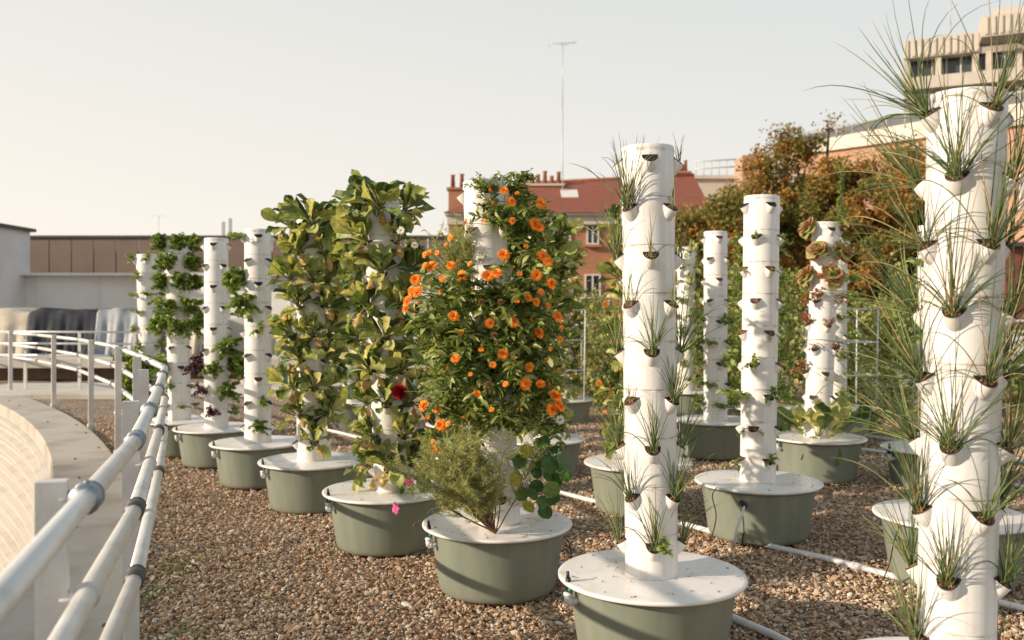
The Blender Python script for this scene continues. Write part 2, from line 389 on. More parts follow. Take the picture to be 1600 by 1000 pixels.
def mesh_feather(n=10, L=.3, up=1.0, width=.5, stem=None, bias=(0, 0), fil=1.0):
    """thin branching stems with thread leaves"""
    mb = MB(); tv = np.array([(-.0015, 0, 0), (.0015, 0, 0), (.0011, .5, .02), (-.0011, .5, .02), (0, 1, 0)])
    T = (tv, [(np.array([(0, 1, 2, 3)]), 0), (np.array([(3, 2, 4)]), 0)])
    for k in range(n):
        d = np.array([rng.normal(bias[0], width * .6), rng.normal(bias[1], width * .5), up]); d /= np.linalg.norm(d)
        m = 9; P = [np.zeros(3)]; l = L * rng.uniform(.6, 1.1)
        for j in range(m):
            d = d + rng.normal(0, .09, 3) + np.array([0, 0, .05]); d /= np.linalg.norm(d); P.append(P[-1] + d * l / m)
        P = np.array(P); tube(mb, P, np.linspace(.0035, .0012, m + 1), 4, 1, caps=False)
        for j in range(3, m + 1):
            for q in range(3):
                d2 = d * .5 + rng.normal(0, .55, 3); d2[2] = abs(d2[2]) * .8 + .1; d2 /= np.linalg.norm(d2)
                l2 = l * .24 * rng.uniform(.5, 1.2); Q = np.array([P[j], P[j] + d2 * l2 * .5, P[j] + d2 * l2 + np.array([0, 0, .01])])
                tube(mb, Q, [.0013, .001, .0006], 3, 0, caps=False)
                c = int(22 * fil); t = rng.uniform(.15, 1, c)[:, None]; pos = Q[0] * (1 - t) + Q[2] * t
                D = d2[None] * .6 + rng.normal(0, .6, (c, 3)); U = rng.normal(0, 1, (c, 3))
                Mx = frames(D, U); Mx = Mx * np.stack([np.ones(c), rng.uniform(.014, .034, c), np.ones(c)*.03], 1)[:, None, :]
                mb.inst(T, Mx, pos)
    return mb.mesh('feathery_foliage', [G_feather, stem or G_stem])
def mesh_flower(mtl, centre, r=.026, rings=3, np_=16, w=.0042):
    mb = MB()
    for k in range(rings):
        V, f = blade(r * (1 - .2 * k), w, ny=3, nx=2, curl=30 - 18*k, cup=.1, shape='obovate', pet=w * .5)
        V[:, 1] += .003
        n = np_ - 2 * k
        for i in range(n):
            a = (i + rng.uniform(-.2, .2) + .5 * k) / n * 2 * PI; el = .15 + .28 * k + rng.normal(0, .06)
            mb.inst((V, [(f, 0)]), frames(np.array([[math.cos(a), math.sin(a), el]]), np.array([[0, 0, 1.0]])), np.array([[0, 0, .001 * k]]))
    lathe(mb, [(.0005, -.006), (.006, -.004), (.0065, .002), (.0045, .005), (.0005, .0055)], 10, 1, closed=False)
    return mb.mesh('flower_head', [mtl, centre])
def mesh_ball(mtl, r=.03, n=120):
    mb = MB(); V, f = blade(r, .006, ny=3, nx=2, curl=-40, cup=.5, shape='obovate', pet=.003)
    g = PI * (3 - math.sqrt(5)); k = np.arange(n); z = 1 - k / n * 1.5; rr = np.sqrt(np.clip(1 - z * z, 0, 1)); D = np.stack([np.cos(g*k)*rr, np.sin(g*k)*rr, z], 1)
    mb.inst((V, [(f, 0)]), frames(D, np.tile([[0.1, 0, 1.0]], (n, 1)) + rng.normal(0, .1, (n, 3))), np.zeros((n, 3)))
    return mb.mesh('flower_head', [mtl])

V_chard = [(mesh_chard(i, 19 + i % 6), mesh_wilt(1 + i % 2)) for i in range(6)]
V_smallchard = [mesh_chard(9, 6, .62), mesh_chard(10, 5, .55)]
V_bigchard = [mesh_chard(11, 9, 1.75)]
V_basil = [mesh_bush(G_basil, L=.19, nst=14, per=20, leafL=.056, leafW=.020, droop=.9, lo=-.3) for i in range(3)]
V_bball = [mesh_bush(G_basil, L=.14, nst=44, per=26, leafL=.026, leafW=.011, droop=.0, up=1.15, out=.36, lo=-.05) for i in range(2)]
V_herb = [mesh_bush(G_light, L=.09, nst=5, per=11, leafL=.032, leafW=.011, droop=.7) for i in range(3)]
V_herbbig = [mesh_bush(G_light, L=.2, nst=11, per=26, leafL=.03, leafW=.011, droop=.6, lo=-.2) for i in range(2)]
V_trail = [mesh_bush(G_light, L=.12, nst=2, per=22, leafL=.018, leafW=.007, droop=1.6, up=.3) for i in range(2)]
V_purple = [mesh_bush(G_purple, L=.18, nst=11, per=18, leafL=.045, leafW=.015, droop=1.0, lo=-.3)]
V_cal = [mesh_bush(G_cal, L=.29, nst=16, per=36, leafL=.068, leafW=.0105, shape='lance', droop=.6, curl=45, up=.9, out=.6, lo=-.35) for i in range(4)]
V_red = [mesh_bush(G_red, L=.11, nst=5, per=11, leafL=.035, leafW=.011, droop=.5) for i in range(2)]
def mesh_lettuce():
    mb = MB(); T = [leafT(0, L=.075*a, Wd=.034*a, ny=5, nx=6, curl=c, cup=.3, ruf=.014, rk=8, shape='obovate', pet=.008, ph=a*9) for a, c in ((.85, 40), (.7, -20), (.95, 90))]
    n = 30; az = rng.uniform(-PI, PI, n); el = rng.uniform(-.3, 3.2, n)
    D = np.stack([np.sin(az), np.cos(az)+.25, el], 1); U = np.stack([-np.sin(az)*.5, -np.cos(az)*.5, np.ones(n)], 1)
    for q in range(3): mb.inst(T[q], frames(D, U)[q::3], np.zeros((len(az[q::3]), 3)))
    return mb.mesh('lettuce_leaves', [G_lett])
V_lett = [mesh_lettuce() for i in range(2)]
V_chive = [mesh_chive(21 + 5 * i, .28, 1.0) for i in range(4)]
V_chivelong = [mesh_chive(28 + 5 * i, .37, 1.5) for i in range(4)]
V_chivesm = [mesh_chive(7, .17, 1.1), mesh_chive(11, .2, .8)]
FL = [mesh_flower(G_orange, G_centre, .027, 3, 17), mesh_flower(G_orange, G_centre, .024, 4, 15), mesh_flower(G_orange, G_dirt if False else G_centre, .022, 2, 14)]
FL_bud = mesh_ball(G_orange, .012, 24); FL_dead = mesh_ball(G_dead, .018, 50)
FL_pink = mesh_flower(G_pink, G_centre, .03, 1, 8, .009); FL_white = mesh_flower(G_whitep, G_centre, .026, 1, 8, .009)
FL_crim = mesh_ball(G_crim, .042, 150)

# ------------------------------------------------------------------ ground
CX, CY = -34.0, -8.0
R_IN, R_OUT, R_RAIL = 33.90, 34.44, 34.53
R_EDGE = 34.42
def rowdist(x, y): return (x - .58) * .812 + (y - 3.7) * .584
def gz(x, y):
    d = rowdist(np.asarray(x, float), np.asarray(y, float)); t = np.clip((d - .7) / 1.3, 0, 1); t = t * t * (3 - 2 * t)
    g = .035 * t + .02 * np.clip((d - 2) / 2, 0, 1)
    x = np.asarray(x, float); y = np.asarray(y, float)
    return g + .006 * np.sin(x * 2.1 + y * 1.3) + .005 * np.sin(x * -3.3 + y * 2.7)
def gravel_material():
    m = mat('gravel', rough=.95); N, L = m.node_tree.nodes, m.node_tree.links; b = N['Principled BSDF']
    tc = N.new('ShaderNodeTexCoord'); v = N.new('ShaderNodeTexVoronoi'); v.inputs['Scale'].default_value = 46
    r_ = N.new('ShaderNodeValToRGB'); e = r_.color_ramp.elements
    for i in range(3): e.new(.5)
    for i, (p, c) in enumerate([(0, (.20, .11, .06)), (.3, (.41, .27, .17)), (.6, (.55, .40, .275)), (.85, (.66, .52, .385)), (1, (.78, .69, .57))]): e[i].position = p; e[i].color = (*c, 1)
    sp = N.new('ShaderNodeSeparateColor'); L.new(tc.outputs['Object'], v.inputs['Vector']); L.new(v.outputs['Color'], sp.inputs[0]); L.new(sp.outputs[0], r_.inputs['Fac'])
    mr = N.new('ShaderNodeMapRange'); mr.inputs['From Min'].default_value = .3; mr.inputs['From Max'].default_value = .75; mr.inputs['To Min'].default_value = .9; mr.inputs['To Max'].default_value = .25
    L.new(v.outputs['Distance'], mr.inputs['Value']); s = N.new('ShaderNodeVectorMath'); s.operation = 'SCALE'
    L.new(r_.outputs['Color'], s.inputs[0]); L.new(mr.outputs['Result'], s.inputs['Scale']); L.new(s.outputs['Vector'], b.inputs['Base Color'])
    bp = N.new('ShaderNodeBump'); bp.invert = True; bp.inputs['Strength'].default_value = 1; bp.inputs['Distance'].default_value = .012
    L.new(v.outputs['Distance'], bp.inputs['Height']); L.new(bp.outputs['Normal'], b.inputs['Normal'])
    return m
M['gravel'] = gravel_material()
# polar sheet around the pit: everything outside the coping is gravel terrace
mb = MB()
aa = np.concatenate([np.linspace(-40, 10, 26), np.linspace(10.5, 75, 130), np.linspace(76, 110, 18)]) * PI / 180
rr_ = np.concatenate([R_EDGE + np.linspace(0, 14, 70), R_EDGE + np.linspace(14.6, 32, 20)])
A_, B_ = np.meshgrid(aa, rr_, indexing='ij')
X_ = CX + np.cos(A_) * B_; Y_ = CY + np.sin(A_) * B_
Z_ = gz(X_, Y_) - .012
nv = len(rr_); ff = [(i*nv+j, i*nv+j+1, (i+1)*nv+j+1, (i+1)*nv+j) for i in range(len(aa)-1) for j in range(nv-1)]
ff = [tuple(reversed(q)) if False else q for q in ff]
mb.add(np.stack([X_, Y_, Z_], -1).reshape(-1, 3), np.array(ff))
tag(mb.build('gravel_ground', M['gravel']), kind='structure')
# city ground far below, reaches the horizon
mb = MB(); mb.add([(-3000, -3000, -12), (3000, -3000, -12), (3000, 3000, -12), (-3000, 3000, -12)], [(0, 1, 2, 3)])
M['street'] = mat('street_ground', (.12, .115, .10), rough=.95, noise=(.05, (.07, .08, .05), .4, .6, 8))
tag(mb.build('street_ground', M['street']), kind='structure')

# loose stones
def stones():
    t = (1 + 5 ** .5) / 2
    iv = np.array([(-1,t,0),(1,t,0),(-1,-t,0),(1,-t,0),(0,-1,t),(0,1,t),(0,-1,-t),(0,1,-t),(t,0,-1),(t,0,1),(-t,0,-1),(-t,0,1)], float); iv /= np.linalg.norm(iv[0])
    fc = np.array([(0,11,5),(0,5,1),(0,1,7),(0,7,10),(0,10,11),(1,5,9),(5,11,4),(11,10,2),(10,7,6),(7,1,8),(3,9,4),(3,4,2),(3,2,6),(3,6,8),(3,8,9),(4,9,5),(2,4,11),(6,2,10),(8,6,7),(9,8,1)])
    mb = MB(); N = 210000
    # sample depth with density falling with distance
    u = rng.random(N); y = 2.5 + 9.5 * u ** 1.25
    x = rng.uniform(-1, 1, N) * (.66 * y + .4)
    ok = np.hypot(x - CX, y - CY) > R_EDGE + .02
    x, y = x[ok], y[ok]; n = len(x)
    s = rng.lognormal(math.log(.0070), .33, n); s = np.clip(s, .0035, .018)
    P = np.stack([x, y, gz(x, y) + rng.uniform(-.012, .010, n)], 1)
    q = rng.normal(0, 1, (n, 3)) * (1, 1, .35); q2 = rng.normal(0, .55, (n, 3)) + (0, 0, 1); Mx = frames(q, q2)
    # flatten slightly and random anisotropy
    S = np.stack([rng.uniform(.7, 1.4, n), rng.uniform(.9, 1.8, n), rng.uniform(.25, .7, n)], 1) * s[:, None]
    Mx = Mx * S[:, None, :]
    for k in range(4):
        jit = iv * (1 + rng.normal(0, .22, (12, 1)))
        mb.inst((jit, [(fc, 0)]), Mx[k::4], P[k::4], smooth=False)
    return mb
M['stones'] = leafmat('gravel_stones', [(0, (.27, .15, .08)), (.25, (.44, .28, .17)), (.5, (.55, .385, .255)), (.75, (.63, .475, .335)), (.95, (.68, .575, .45)), (1, (.78, .71, .61))], trans=0, rough=.9, scale=120, spec=.2)
tag(stones().build('gravel_stones', M['stones']), 'loose brown and beige gravel stones covering the terrace', 'gravel', kind='stuff')

# ------------------------------------------------------------------ pit, coping
def polar(r, a, z): return (CX + r * math.cos(a), CY + r * math.sin(a), z)
mb = MB(); angs = np.radians(np.linspace(-30, 80, 240)); prof = [(R_IN, -.12), (R_IN - .0, .03), (R_IN + .012, .045), (R_OUT - .012, .045), (R_OUT, .03), (R_OUT, -.3)]
V = [polar(r, a, z) for a in angs for r, z in prof]; k = len(prof)
mb.add(V, [(i*k+j, i*k+j+1, (i+1)*k+j+1, (i+1)*k+j) for i in range(len(angs)-1) for j in range(k-1)], smooth=False)
tag(mb.build('stone_coping', M['concrete']), 'curved pale concrete coping slab around the sunken pit', 'coping')
mb = MB(); prof = [(R_IN + .05, -.05)]
for i in range(16):
    z0 = -.12 - i * .205
    prof += [(R_IN + .03, z0), (R_IN - .055, z0 - .025), (R_IN - .05, z0 - .06), (R_IN + .0, z0 - .15), (R_IN + .045, z0 - .19)]
k = len(prof); V = [polar(r, a, z) for a in angs for r, z in prof]
mb.add(V, [(i*k+j, (i+1)*k+j, (i+1)*k+j+1, i*k+j+1) for i in range(len(angs)-1) for j in range(k-1)], smooth=False)
tag(mb.build('pit_wall', M['pit']), 'sunken curved wall of stacked pale concrete ribs below the coping', 'wall')
mb = MB(); lathe(mb, [(.1, -3.3), (R_IN + .3, -3.3)], 96, 0, (CX, CY, 0), closed=False)
tag(mb.build('pit_floor', M['concrete']), kind='structure')
# studs on coping
for i in range(34):
    a = R(12 + i * 1.05 + rng.uniform(-.2, .2)); r = rng.choice([R_IN + .2, R_IN + .45, R_IN + .62])
    mb = MB(); lathe(mb, [(.012, 0), (.011, .008), (.004, .014), (.0005, .015)], 8, closed=True)
    o = mb.build('stone_stud', M['brownface']); o.location = polar(r, a, .045)
    tag(o, 'small brown stud dotted on the pale curved coping', 'stud', 'brown studs on the coping')
# weeds along coping edge
def weed(x, y, s, lab):
    mb = MB(); T = [leafT(0, L=.05, Wd=.004, ny=3, nx=2, curl=50, shape='lance', pet=.001)]
    n = int(170 * s); P = np.stack([rng.normal(x, .07*s, n), rng.normal(y, .09*s, n), np.zeros(n)], 1); P[:, 2] = gz(P[:, 0], P[:, 1])
    D = np.stack([rng.normal(0, .8, n), rng.normal(0, .8, n), rng.uniform(.2, 1, n)], 1)
    mb.inst(T[0], frames(D, np.tile([[0, .1, 1.0]], (n, 1))) * rng.uniform(.4, 1.0, n)[:, None, None], P)
    tag(mb.build('weed_clump', [G_cal]), lab, 'weed', 'weeds in the gravel beside the railing')
weed(-1.86, 4.95, 1.0, 'small green weed clump in gravel beside railing, farthest of three')
weed(-1.80, 4.5, .8, 'small dark weed clump in gravel beside railing, middle of three')
weed(-1.45, 3.95, 1.1, 'low green weed clump at the bottom edge beside railing, nearest of three')

# ------------------------------------------------------------------ curved railing
root = empty('curved_railing', polar(R_RAIL, R(30), 0))
tag(root, 'curved three-rail pale metal guard railing along the coping', 'railing')
o0 = np.array(root.location)
def near_polar(r, a, z): return np.array(polar(r, a, z)) - o0
a_start = math.atan2(-3.0 - CY, 0 - CX)
post_pix = None
def ang_at_depth(y): return math.asin((y - CY) / R_RAIL)
post_y = [-1.2, .35, 1.86, 3.48, 5.33, 6.75, 8.7, 10.75, 13.05, 15.3, 17.6, 19.9]
post_a = [ang_at_depth(y) for y in post_y]
seg_joint = []
for hi, h in enumerate((1.04, .835, .63)):
    # polyline: pipes are straight between joints midway past the posts
    js = []
    for i in range(len(post_a) - 1): js.append(post_a[i] * (.64 if i == 1 else .5) + post_a[i+1] * (.36 if i == 1 else .5))
    nodes = [post_a[0] - .03] + js + [post_a[-1] + .02]
    mb = MB(); P = [near_polar(R_RAIL + .035 + (.07 if k_ == 5 else 0), a, h) for k_, a in enumerate(nodes)]
    for i in range(len(P) - 1): tube(mb, [P[i], P[i+1]], .0225, 14, 0)
    mb.build('rail', M['rail'], root)
    for i, a in enumerate(js):
        d = P[i+1] - P[i]; d /= np.linalg.norm(d); c = P[i+1]; d2 = P[i+2] - P[i+1]; d2 /= np.linalg.norm(d2)
        j = MB(); tube(j, [c - d*.035, c, c + d2*.035], .0272, 14, 0); tube(j, [c - d*.045, c - d*.035], .0285, 14, 0); tube(j, [c + d2*.035, c + d2*.045], .0285, 14, 0)
        j.build('rail_joint', M['clamp'] if hi == 0 else M['joint'], root)
        seg_joint.append(a)
    for i, a in enumerate(post_a):
        c0 = near_polar(R_RAIL + .035, a, h)
        # chord correction: rail is straight so sits slightly inside the arc
        k = i; pa, pb = P[k], P[k+1]; t = np.dot(c0 - pa, pb - pa) / np.dot(pb - pa, pb - pa); c = pa + (pb - pa) * t
        d = (pb - pa) / np.linalg.norm(pb - pa); inn = np.array([-math.cos(a), -math.sin(a), 0])
        cl = MB(); wdt = .021 if hi == 0 else .010
        tube(cl, [c - d*wdt, c + d*wdt], .0305 if hi == 0 else .028, 16, 0)
        if hi == 0:
            tube(cl, [c - d*(wdt+.004), c - d*wdt], .0325, 16, 0); tube(cl, [c + d*wdt, c + d*(wdt+.004)], .0325, 16, 0)
            tube(cl, [c + np.array([0, 0, .028]), c + np.array([0, 0, .036])], .006, 8, 0)
        tube(cl, [c, c + inn * .05], .016, 10, 0)
        cl.build('rail_clamp', M['clamp'] if hi == 0 else M['post'], root)
for i, a in enumerate(post_a):
    pb = MB(); c = near_polar(R_RAIL - .042, a, 0)
    box(pb, (c[0], c[1], .045 + 1.035/2), (.060, .030, 1.035), 0, rz=a, bev=.002)
    box(pb, (c[0]-.012*math.cos(a), c[1]-.012*math.sin(a), .02), (.05, .09, .10), 0, rz=a)
    pb.build('post', M['post'], root)

# ------------------------------------------------------------------ tower parts
TUBE_R, SEG, NSEG, LIDR, LIDZ = .108, .195, 9, .385, .34
H_COL = SEG * NSEG
def m_column():
    mb = MB(); prof = [(TUBE_R + .003, -.001), (TUBE_R + .003, .006), (TUBE_R, .008)]
    for k in range(1, NSEG):
        z = k * SEG - .02
        prof += [(TUBE_R, z - SEG + .03), (TUBE_R, z - .006), (TUBE_R, z - .0020), (TUBE_R - .0016, z - .0010), (TUBE_R - .0016, z + .0006), (TUBE_R, z + .0016), (TUBE_R, z + .006)]
    prof += [(TUBE_R, H_COL - .004), (TUBE_R - .003, H_COL), (TUBE_R - .008, H_COL), (TUBE_R - .009, H_COL - .02), (.001, H_COL - .02)]
    lathe(mb, prof, 64); return mb.mesh('column', [M['column']])
def dcut(ph): return max(0.0, -math.cos(ph)) ** .85
def m_pot():
    """scoop: local Y outward from tube surface, Z up; opening rim tilted outward"""
    mb = MB(); n = 24; K = 9; rings = []
    for j in range(K + 1):
        t = j / K
        ring = []
        for i in range(n):
            ph = i / n * 2 * PI; s = dcut(ph)
            u = .0315 * math.sin(ph); o = -.005 + .042 * s; v = -.030 * s
            su = math.sqrt(max(0, 1 - (t ** 2.2))); uo = u * su
            oo = o * (1 - t) + (-.008) * t; vv = v * (1 - t) + (-.074) * t - .006 * math.sin(PI * t) * s
            ring.append((uo, oo, vv))
        rings += ring
    f = [(j*n+i, j*n+(i+1) % n, (j+1)*n+(i+1) % n, (j+1)*n+i) for j in range(K) for i in range(n)]
    mb.add(rings, f)
    return mb.mesh('planting_pot', [M['pot']])
def m_cup(peb):
    mb = MB(); n = 20; V = []
    spec = [(1.05, .001), (1.05, .0035), (.92, .0035), (.88, -.002), (.8, -.003), (.0, -.003)]
    for k, off in spec:
        for i in range(n):
            ph = i / n * 2 * PI; s = dcut(ph)
            V.append((.0315 * math.sin(ph) * k, .014 + (-.019 + .042 * s) * k, -.0135 + (.0135 - .030 * s) * k + off))
    K = len(spec)
    mb.add(V, [(j*n+i, j*n+(i+1) % n, (j+1)*n+(i+1) % n, (j+1)*n+i) for j in range(K-1) for i in range(n)])
    us = np.linspace(-.0305, .0305, 9); bv = []
    for u_ in us:
        o_ = .0015 - u_ * u_ / (2 * .108); bv += [(u_, o_ - .004, .0035), (u_, o_ + .0035, .0035), (u_, o_ + .0035, -.007), (u_, o_ - .004, -.007)]
    mb.add(bv, [(i*4+j, i*4+(j+1) % 4, (i+1)*4+(j+1) % 4, (i+1)*4+j) for i in range(8) for j in range(4)] + [(0, 1, 2, 3), (35, 34, 33, 32)], smooth=False)
    return mb.mesh('net_cup', [M['dirtblack'] if peb else M['black']])
def m_pebbles():
    mb = MB(); N = 26; ic = MB(); lathe(ic, [(.001, -1), (.8, -.55), (1, 0), (.8, .55), (.001, 1)], 7, closed=False)
    V = ic.v[0]; f = ic.f
    for k in range(N):
        a = rng.uniform(0, 2*PI); q = math.sqrt(rng.random()) * .85; s = rng.uniform(.0035, .0055)
        p = (.028*math.sin(a)*q, .017 - .016*math.cos(a)*q, -.0145 + .0115*math.cos(a)*q + rng.uniform(-.002, .003))
        for ff_ in f: pass
        mb.add(V * s * (1, 1, .8) + np.array(p), f[0])
    return mb.mesh('clay_pebbles', [M['clay']])
def m_tub():
    mb = MB(); prof = [(.22, 0), (.272, .001), (.288, .006), (.297, .018), (.301, .034), (.304, .05), (.340, .296), (.343, .306), (.345, .311), (.356, .313), (.359, .317), (.359, .323), (.355, .327), (.3, .327)]
    lathe(mb, prof, 96); return mb.mesh('tub', [M['tub']])
def m_lid():
    mb = MB(); prof = [(.2, .327), (.374, .3275), (.382, .324), (.386, .329), (.386, .336), (.382, .340), (.37, .341), (.1, .3415), (.001, .3415)]
    lathe(mb, prof, 96); return mb.mesh('lid', [M['lid']])
def m_screw():
    mb = MB()
    lathe(mb, [(.006, 0), (.0055, .0025), (.002, .004), (.0003, .004)], 8)
    return mb.mesh('lid_screw', [M['screw']])
def m_valve():
    mb = MB()  # local Y outward from tub wall, origin at wall
    tube(mb, [(0, -.03, 0), (0, .03, 0)], .0145, 12, 0); tube(mb, [(0, .018, 0), (0, .036, 0)], .019, 12, 0)
    tube(mb, [(0, .032, -.006), (0, .034, .012), (0, .034, .030)], .017, 12, 0); tube(mb, [(0, .034, .022), (0, .034, .034)], .0195, 12, 0)
    return mb.mesh('valve_elbow', [M['pipe']])
def m_tap():
    mb = MB(); tube(mb, [(0, .034, .032), (0, .034, .075)], [.012, .0105], 10, 0); tube(mb, [(0, .034, .07), (0, .037, .095)], [.008, .0065], 8, 0)
    tube(mb, [(-.022, .036, .054), (.016, .036, .054)], .0085, 10, 0)
    return mb.mesh('tap', [M['black']])
def m_taph():
    mb = MB(); tube(mb, [(-.034, .036, .054), (-.023, .036, .054)], .0095, 12, 0)
    return mb.mesh('tap_handle', [M['green']])
ME = dict(col=m_column(), pot=m_pot(), cup=m_cup(False), cupp=m_cup(True), peb=m_pebbles(), tub=m_tub(), lid=m_lid(), screw=m_screw(), valve=m_valve(), tap=m_tap(), taph=m_taph())

# ------------------------------------------------------------------ towers
ORD = ['topmost', 'second', 'third', 'fourth', 'fifth', 'sixth', 'seventh', 'eighth', 'lowest']
def side(th):
    if th < -65: return 'far left edge'
    if th < -20: return 'left front'
    if th <= 20: return 'front'
    if th <= 65: return 'right front'
    if th <= 115: return 'far right edge'
    return 'back'
LIB = {
 'chive': ('chive_plant', V_chive, 'green chive clump', 'chives'), 'chivelong': ('chive_plant', V_chivelong, 'long arching chive clump', 'chives'),
 'chivesm': ('chive_plant', V_chivesm, 'sparse chive tuft', 'chives'),
 'basil': ('basil_plant', V_basil, 'leafy basil', 'basil'), 'bball': ('basil_plant', V_bball, 'round bush basil ball', 'basil'),
 'herb': ('herb_plant', V_herb, 'small pale herb', 'herb'), 'herbbig': ('herb_plant', V_herbbig, 'bushy pale green herb', 'herb'),
 'trail': ('herb_plant', V_trail, 'trailing pale herb sprig', 'herb'), 'purple': ('basil_plant', V_purple, 'purple leaved basil', 'basil'),
 'cal': ('marigold_plant', V_cal, 'bushy orange marigold', 'marigold'), 'lett': ('lettuce_plant', V_lett, 'reddish frilly lettuce', 'lettuce'),
 'red': ('herb_plant', V_red, 'red stemmed wilting herb', 'herb'), 'smallchard': ('chard_plant', V_smallchard, 'small green chard', 'chard'),
 'bigchard': ('chard_plant', V_bigchard, 'large green chard', 'chard'),
}
TW = {}
def pot_frame(t, row, th):
    """world matrix of a pot: origin at tube surface, Y outward, Z column axis"""
    ax = t['axis']; c = t['c']; r_ = t['r']
    d = c * math.cos(R(th)) + r_ * math.sin(R(th)); d = (d - ax * d.dot(ax)).normalized(); x = d.cross(ax).normalized()
    h = H_COL - .05 - row * SEG * 1.0
    p = t['top0'] + ax * h + d * (TUBE_R - .001)
    Mx = Matrix((x, d, ax)).transposed().to_4x4(); Mx.translation = p
    return Mx
def plant(t, kind, row, th, s=1.0, extra='', yaw=0.0, tilt=0.0):
    Mx = pot_frame(t, row, th)
    off = Matrix.Translation((0, .018, -.012))
    if kind == 'lett': tilt = -.75
    if kind == 'chard':
        leaves, wilt = V_chard[rng.integers(len(V_chard))]; nm, lab, cat = 'chard_plant', 'wilting green chard', 'chard'
    else:
        nm, vs, lab, cat = LIB[kind]; leaves = vs[rng.integers(len(vs))]; wilt = None
    o = link(nm, leaves)
    # keep plants upright even where column leans
    o.matrix_world = Mx @ off @ Matrix.Rotation(yaw, 4, 'Z') @ Matrix.Rotation(tilt, 4, 'X') @ Matrix.Scale(s, 4)
    tag(o, f"{lab}, {ORD[row]} pot row, {side(th)} of {t['short']}", cat, f"plants growing on {t['short']}")
    if wilt:
        w = link('wilted_leaf', wilt, o); w.rotation_euler = (0, 0, rng.uniform(-.6, .6))
    return o
def tower(key, px, lidy, z, a0, label, short, dx=0.0, valve=None, planted=None, col_off=0.0):
    x = (px - 800) / F * z
    lid_h = EYE - (lidy - 485) / F * z
    base = Vector((x, z, lid_h - LIDZ))
    root = empty('growing_tower', base)
    tag(root, label, 'growing tower', 'white hydroponic growing towers on green tubs')
    beta = math.atan2(x, z)
    c = Vector((-math.sin(beta), -math.cos(beta), 0)); r_ = Vector((math.cos(beta), -math.sin(beta), 0))
    link('tub', ME['tub'], root).rotation_euler = (0, 0, rng.uniform(0, 6))
    ld = link('lid', ME['lid'], root); ld.rotation_euler = (0, 0, rng.uniform(0, 6))
    for k in range(6):
        a = k / 6 * 2 * PI + .4; sc_ = link('lid_screw', ME['screw'], ld); sc_.location = (.335 * math.cos(a), .335 * math.sin(a), .3415)
    ax = (r_ * dx + Vector((0, 0, H_COL))).normalized()
    top0 = r_ * col_off + Vector((0, 0, LIDZ + .001))
    cm = Matrix((r_, ax.cross(r_).normalized(), ax)).transposed()
    co = link('column', ME['col'], root); xx = (r_ - ax * r_.dot(ax)).normalized()
    co.matrix_local = Matrix.Translation(top0) @ Matrix((xx, ax.cross(xx), ax)).transposed().to_4x4()
    t = dict(root=root, axis=ax, c=c, r=r_, top0=base + top0, short=short, a0=a0, base=base, z=z)
    inv = Matrix.Translation(-base)
    for row in range(NSEG):
        for q in range(4):
            th = a0 + (row % 2) * 45 - 90 + q * 90
            th = (th + 180) % 360 - 180
            Mx = inv @ pot_frame(t, row, th)
            p = link('planting_pot', ME['pot'], root); p.matrix_local = Mx
            pl = planted is None or planted(row, th)
            link('net_cup', ME['cupp'] if pl else ME['cup'], p)
            if pl and z < 6: link('clay_pebbles', ME['peb'], p)
    if z < 7:
        db = MB()
        for q_ in range(34):
            rr2 = rng.uniform(.13, .37); aa2 = rng.uniform(0, 2*PI)
            T_ = leafT(0, L=rng.uniform(.006, .022), Wd=rng.uniform(.0015, .004), ny=3, nx=2, curl=rng.uniform(-20, 50), cup=.4, shape='ovate', pet=.0008)
            db.inst(T_, frames(np.array([[math.cos(aa2*3.7), math.sin(aa2*3.7), .05]]), np.array([[0, 0, 1.0]])), np.array([[rr2*math.cos(aa2), rr2*math.sin(aa2), .3435]]))
        tag(db.build('leaf_litter', [G_wilt if rng.random() < .6 else G_brown], ld), kind='stuff')
    if valve is not None:
        d = c * math.cos(R(valve)) + r_ * math.sin(R(valve)); X = d.cross(Vector((0, 0, 1)))
        v = link('valve_elbow', ME['valve'], root); v.matrix_local = Matrix.Translation(d * .338 + Vector((0, 0, .262))) @ Matrix((X, d, Vector((0, 0, 1)))).transposed().to_4x4()
        tp = link('tap', ME['tap'], v); link('tap_handle', ME['taph'], v)
        tp.scale = (1.15, 1.0, 1.25)
    TW[key] = t
    return t
def slots(t, back=False):
    """(row, theta) of pots that face the camera"""
    for row in range(NSEG):
        for q in range(4):
            th = (t['a0'] + (row % 2) * 45 - 90 + q * 90 + 180) % 360 - 180
            if abs(th) <= 112 or back: yield row, th

# --- front row
t = tower('T1', 1018, 895, 3.70, 5, 'nearest central white tower sprouting chives over a green tub', 'the central chive tower', -.016, -62, lambda r, th: not (r == 0 and abs(th) < 30))
for row, th in slots(t, True):
    if row == 0 and abs(th) < 30: continue
    if abs(th) > 115 and row > 0: continue
    k = 'chive'; s = 1.0
    if row == 0 and abs(th) > 60: k = 'chivesm'
    elif row < 3: k = 'chivesm' if (th > 0) else 'chive'; s = .95
    if row == 1 and th < 0: k, s = 'chive', 1.05
    if row == 5 and th < 0: k = 'chivesm'; s = .55
    if row == 3: k = 'chivesm'
    if row == 0: s = .75
    plant(t, k, row, th, s * rng.uniform(.8, 1.12), yaw=rng.uniform(-.4, .4))
o = plant(t, 'herb', 8, 10, .9)
o['label'] = 'pale basil seedling beside chives, lowest front pot of the central chive tower'; o['category'] = 'basil'; o.name = 'basil_plant'

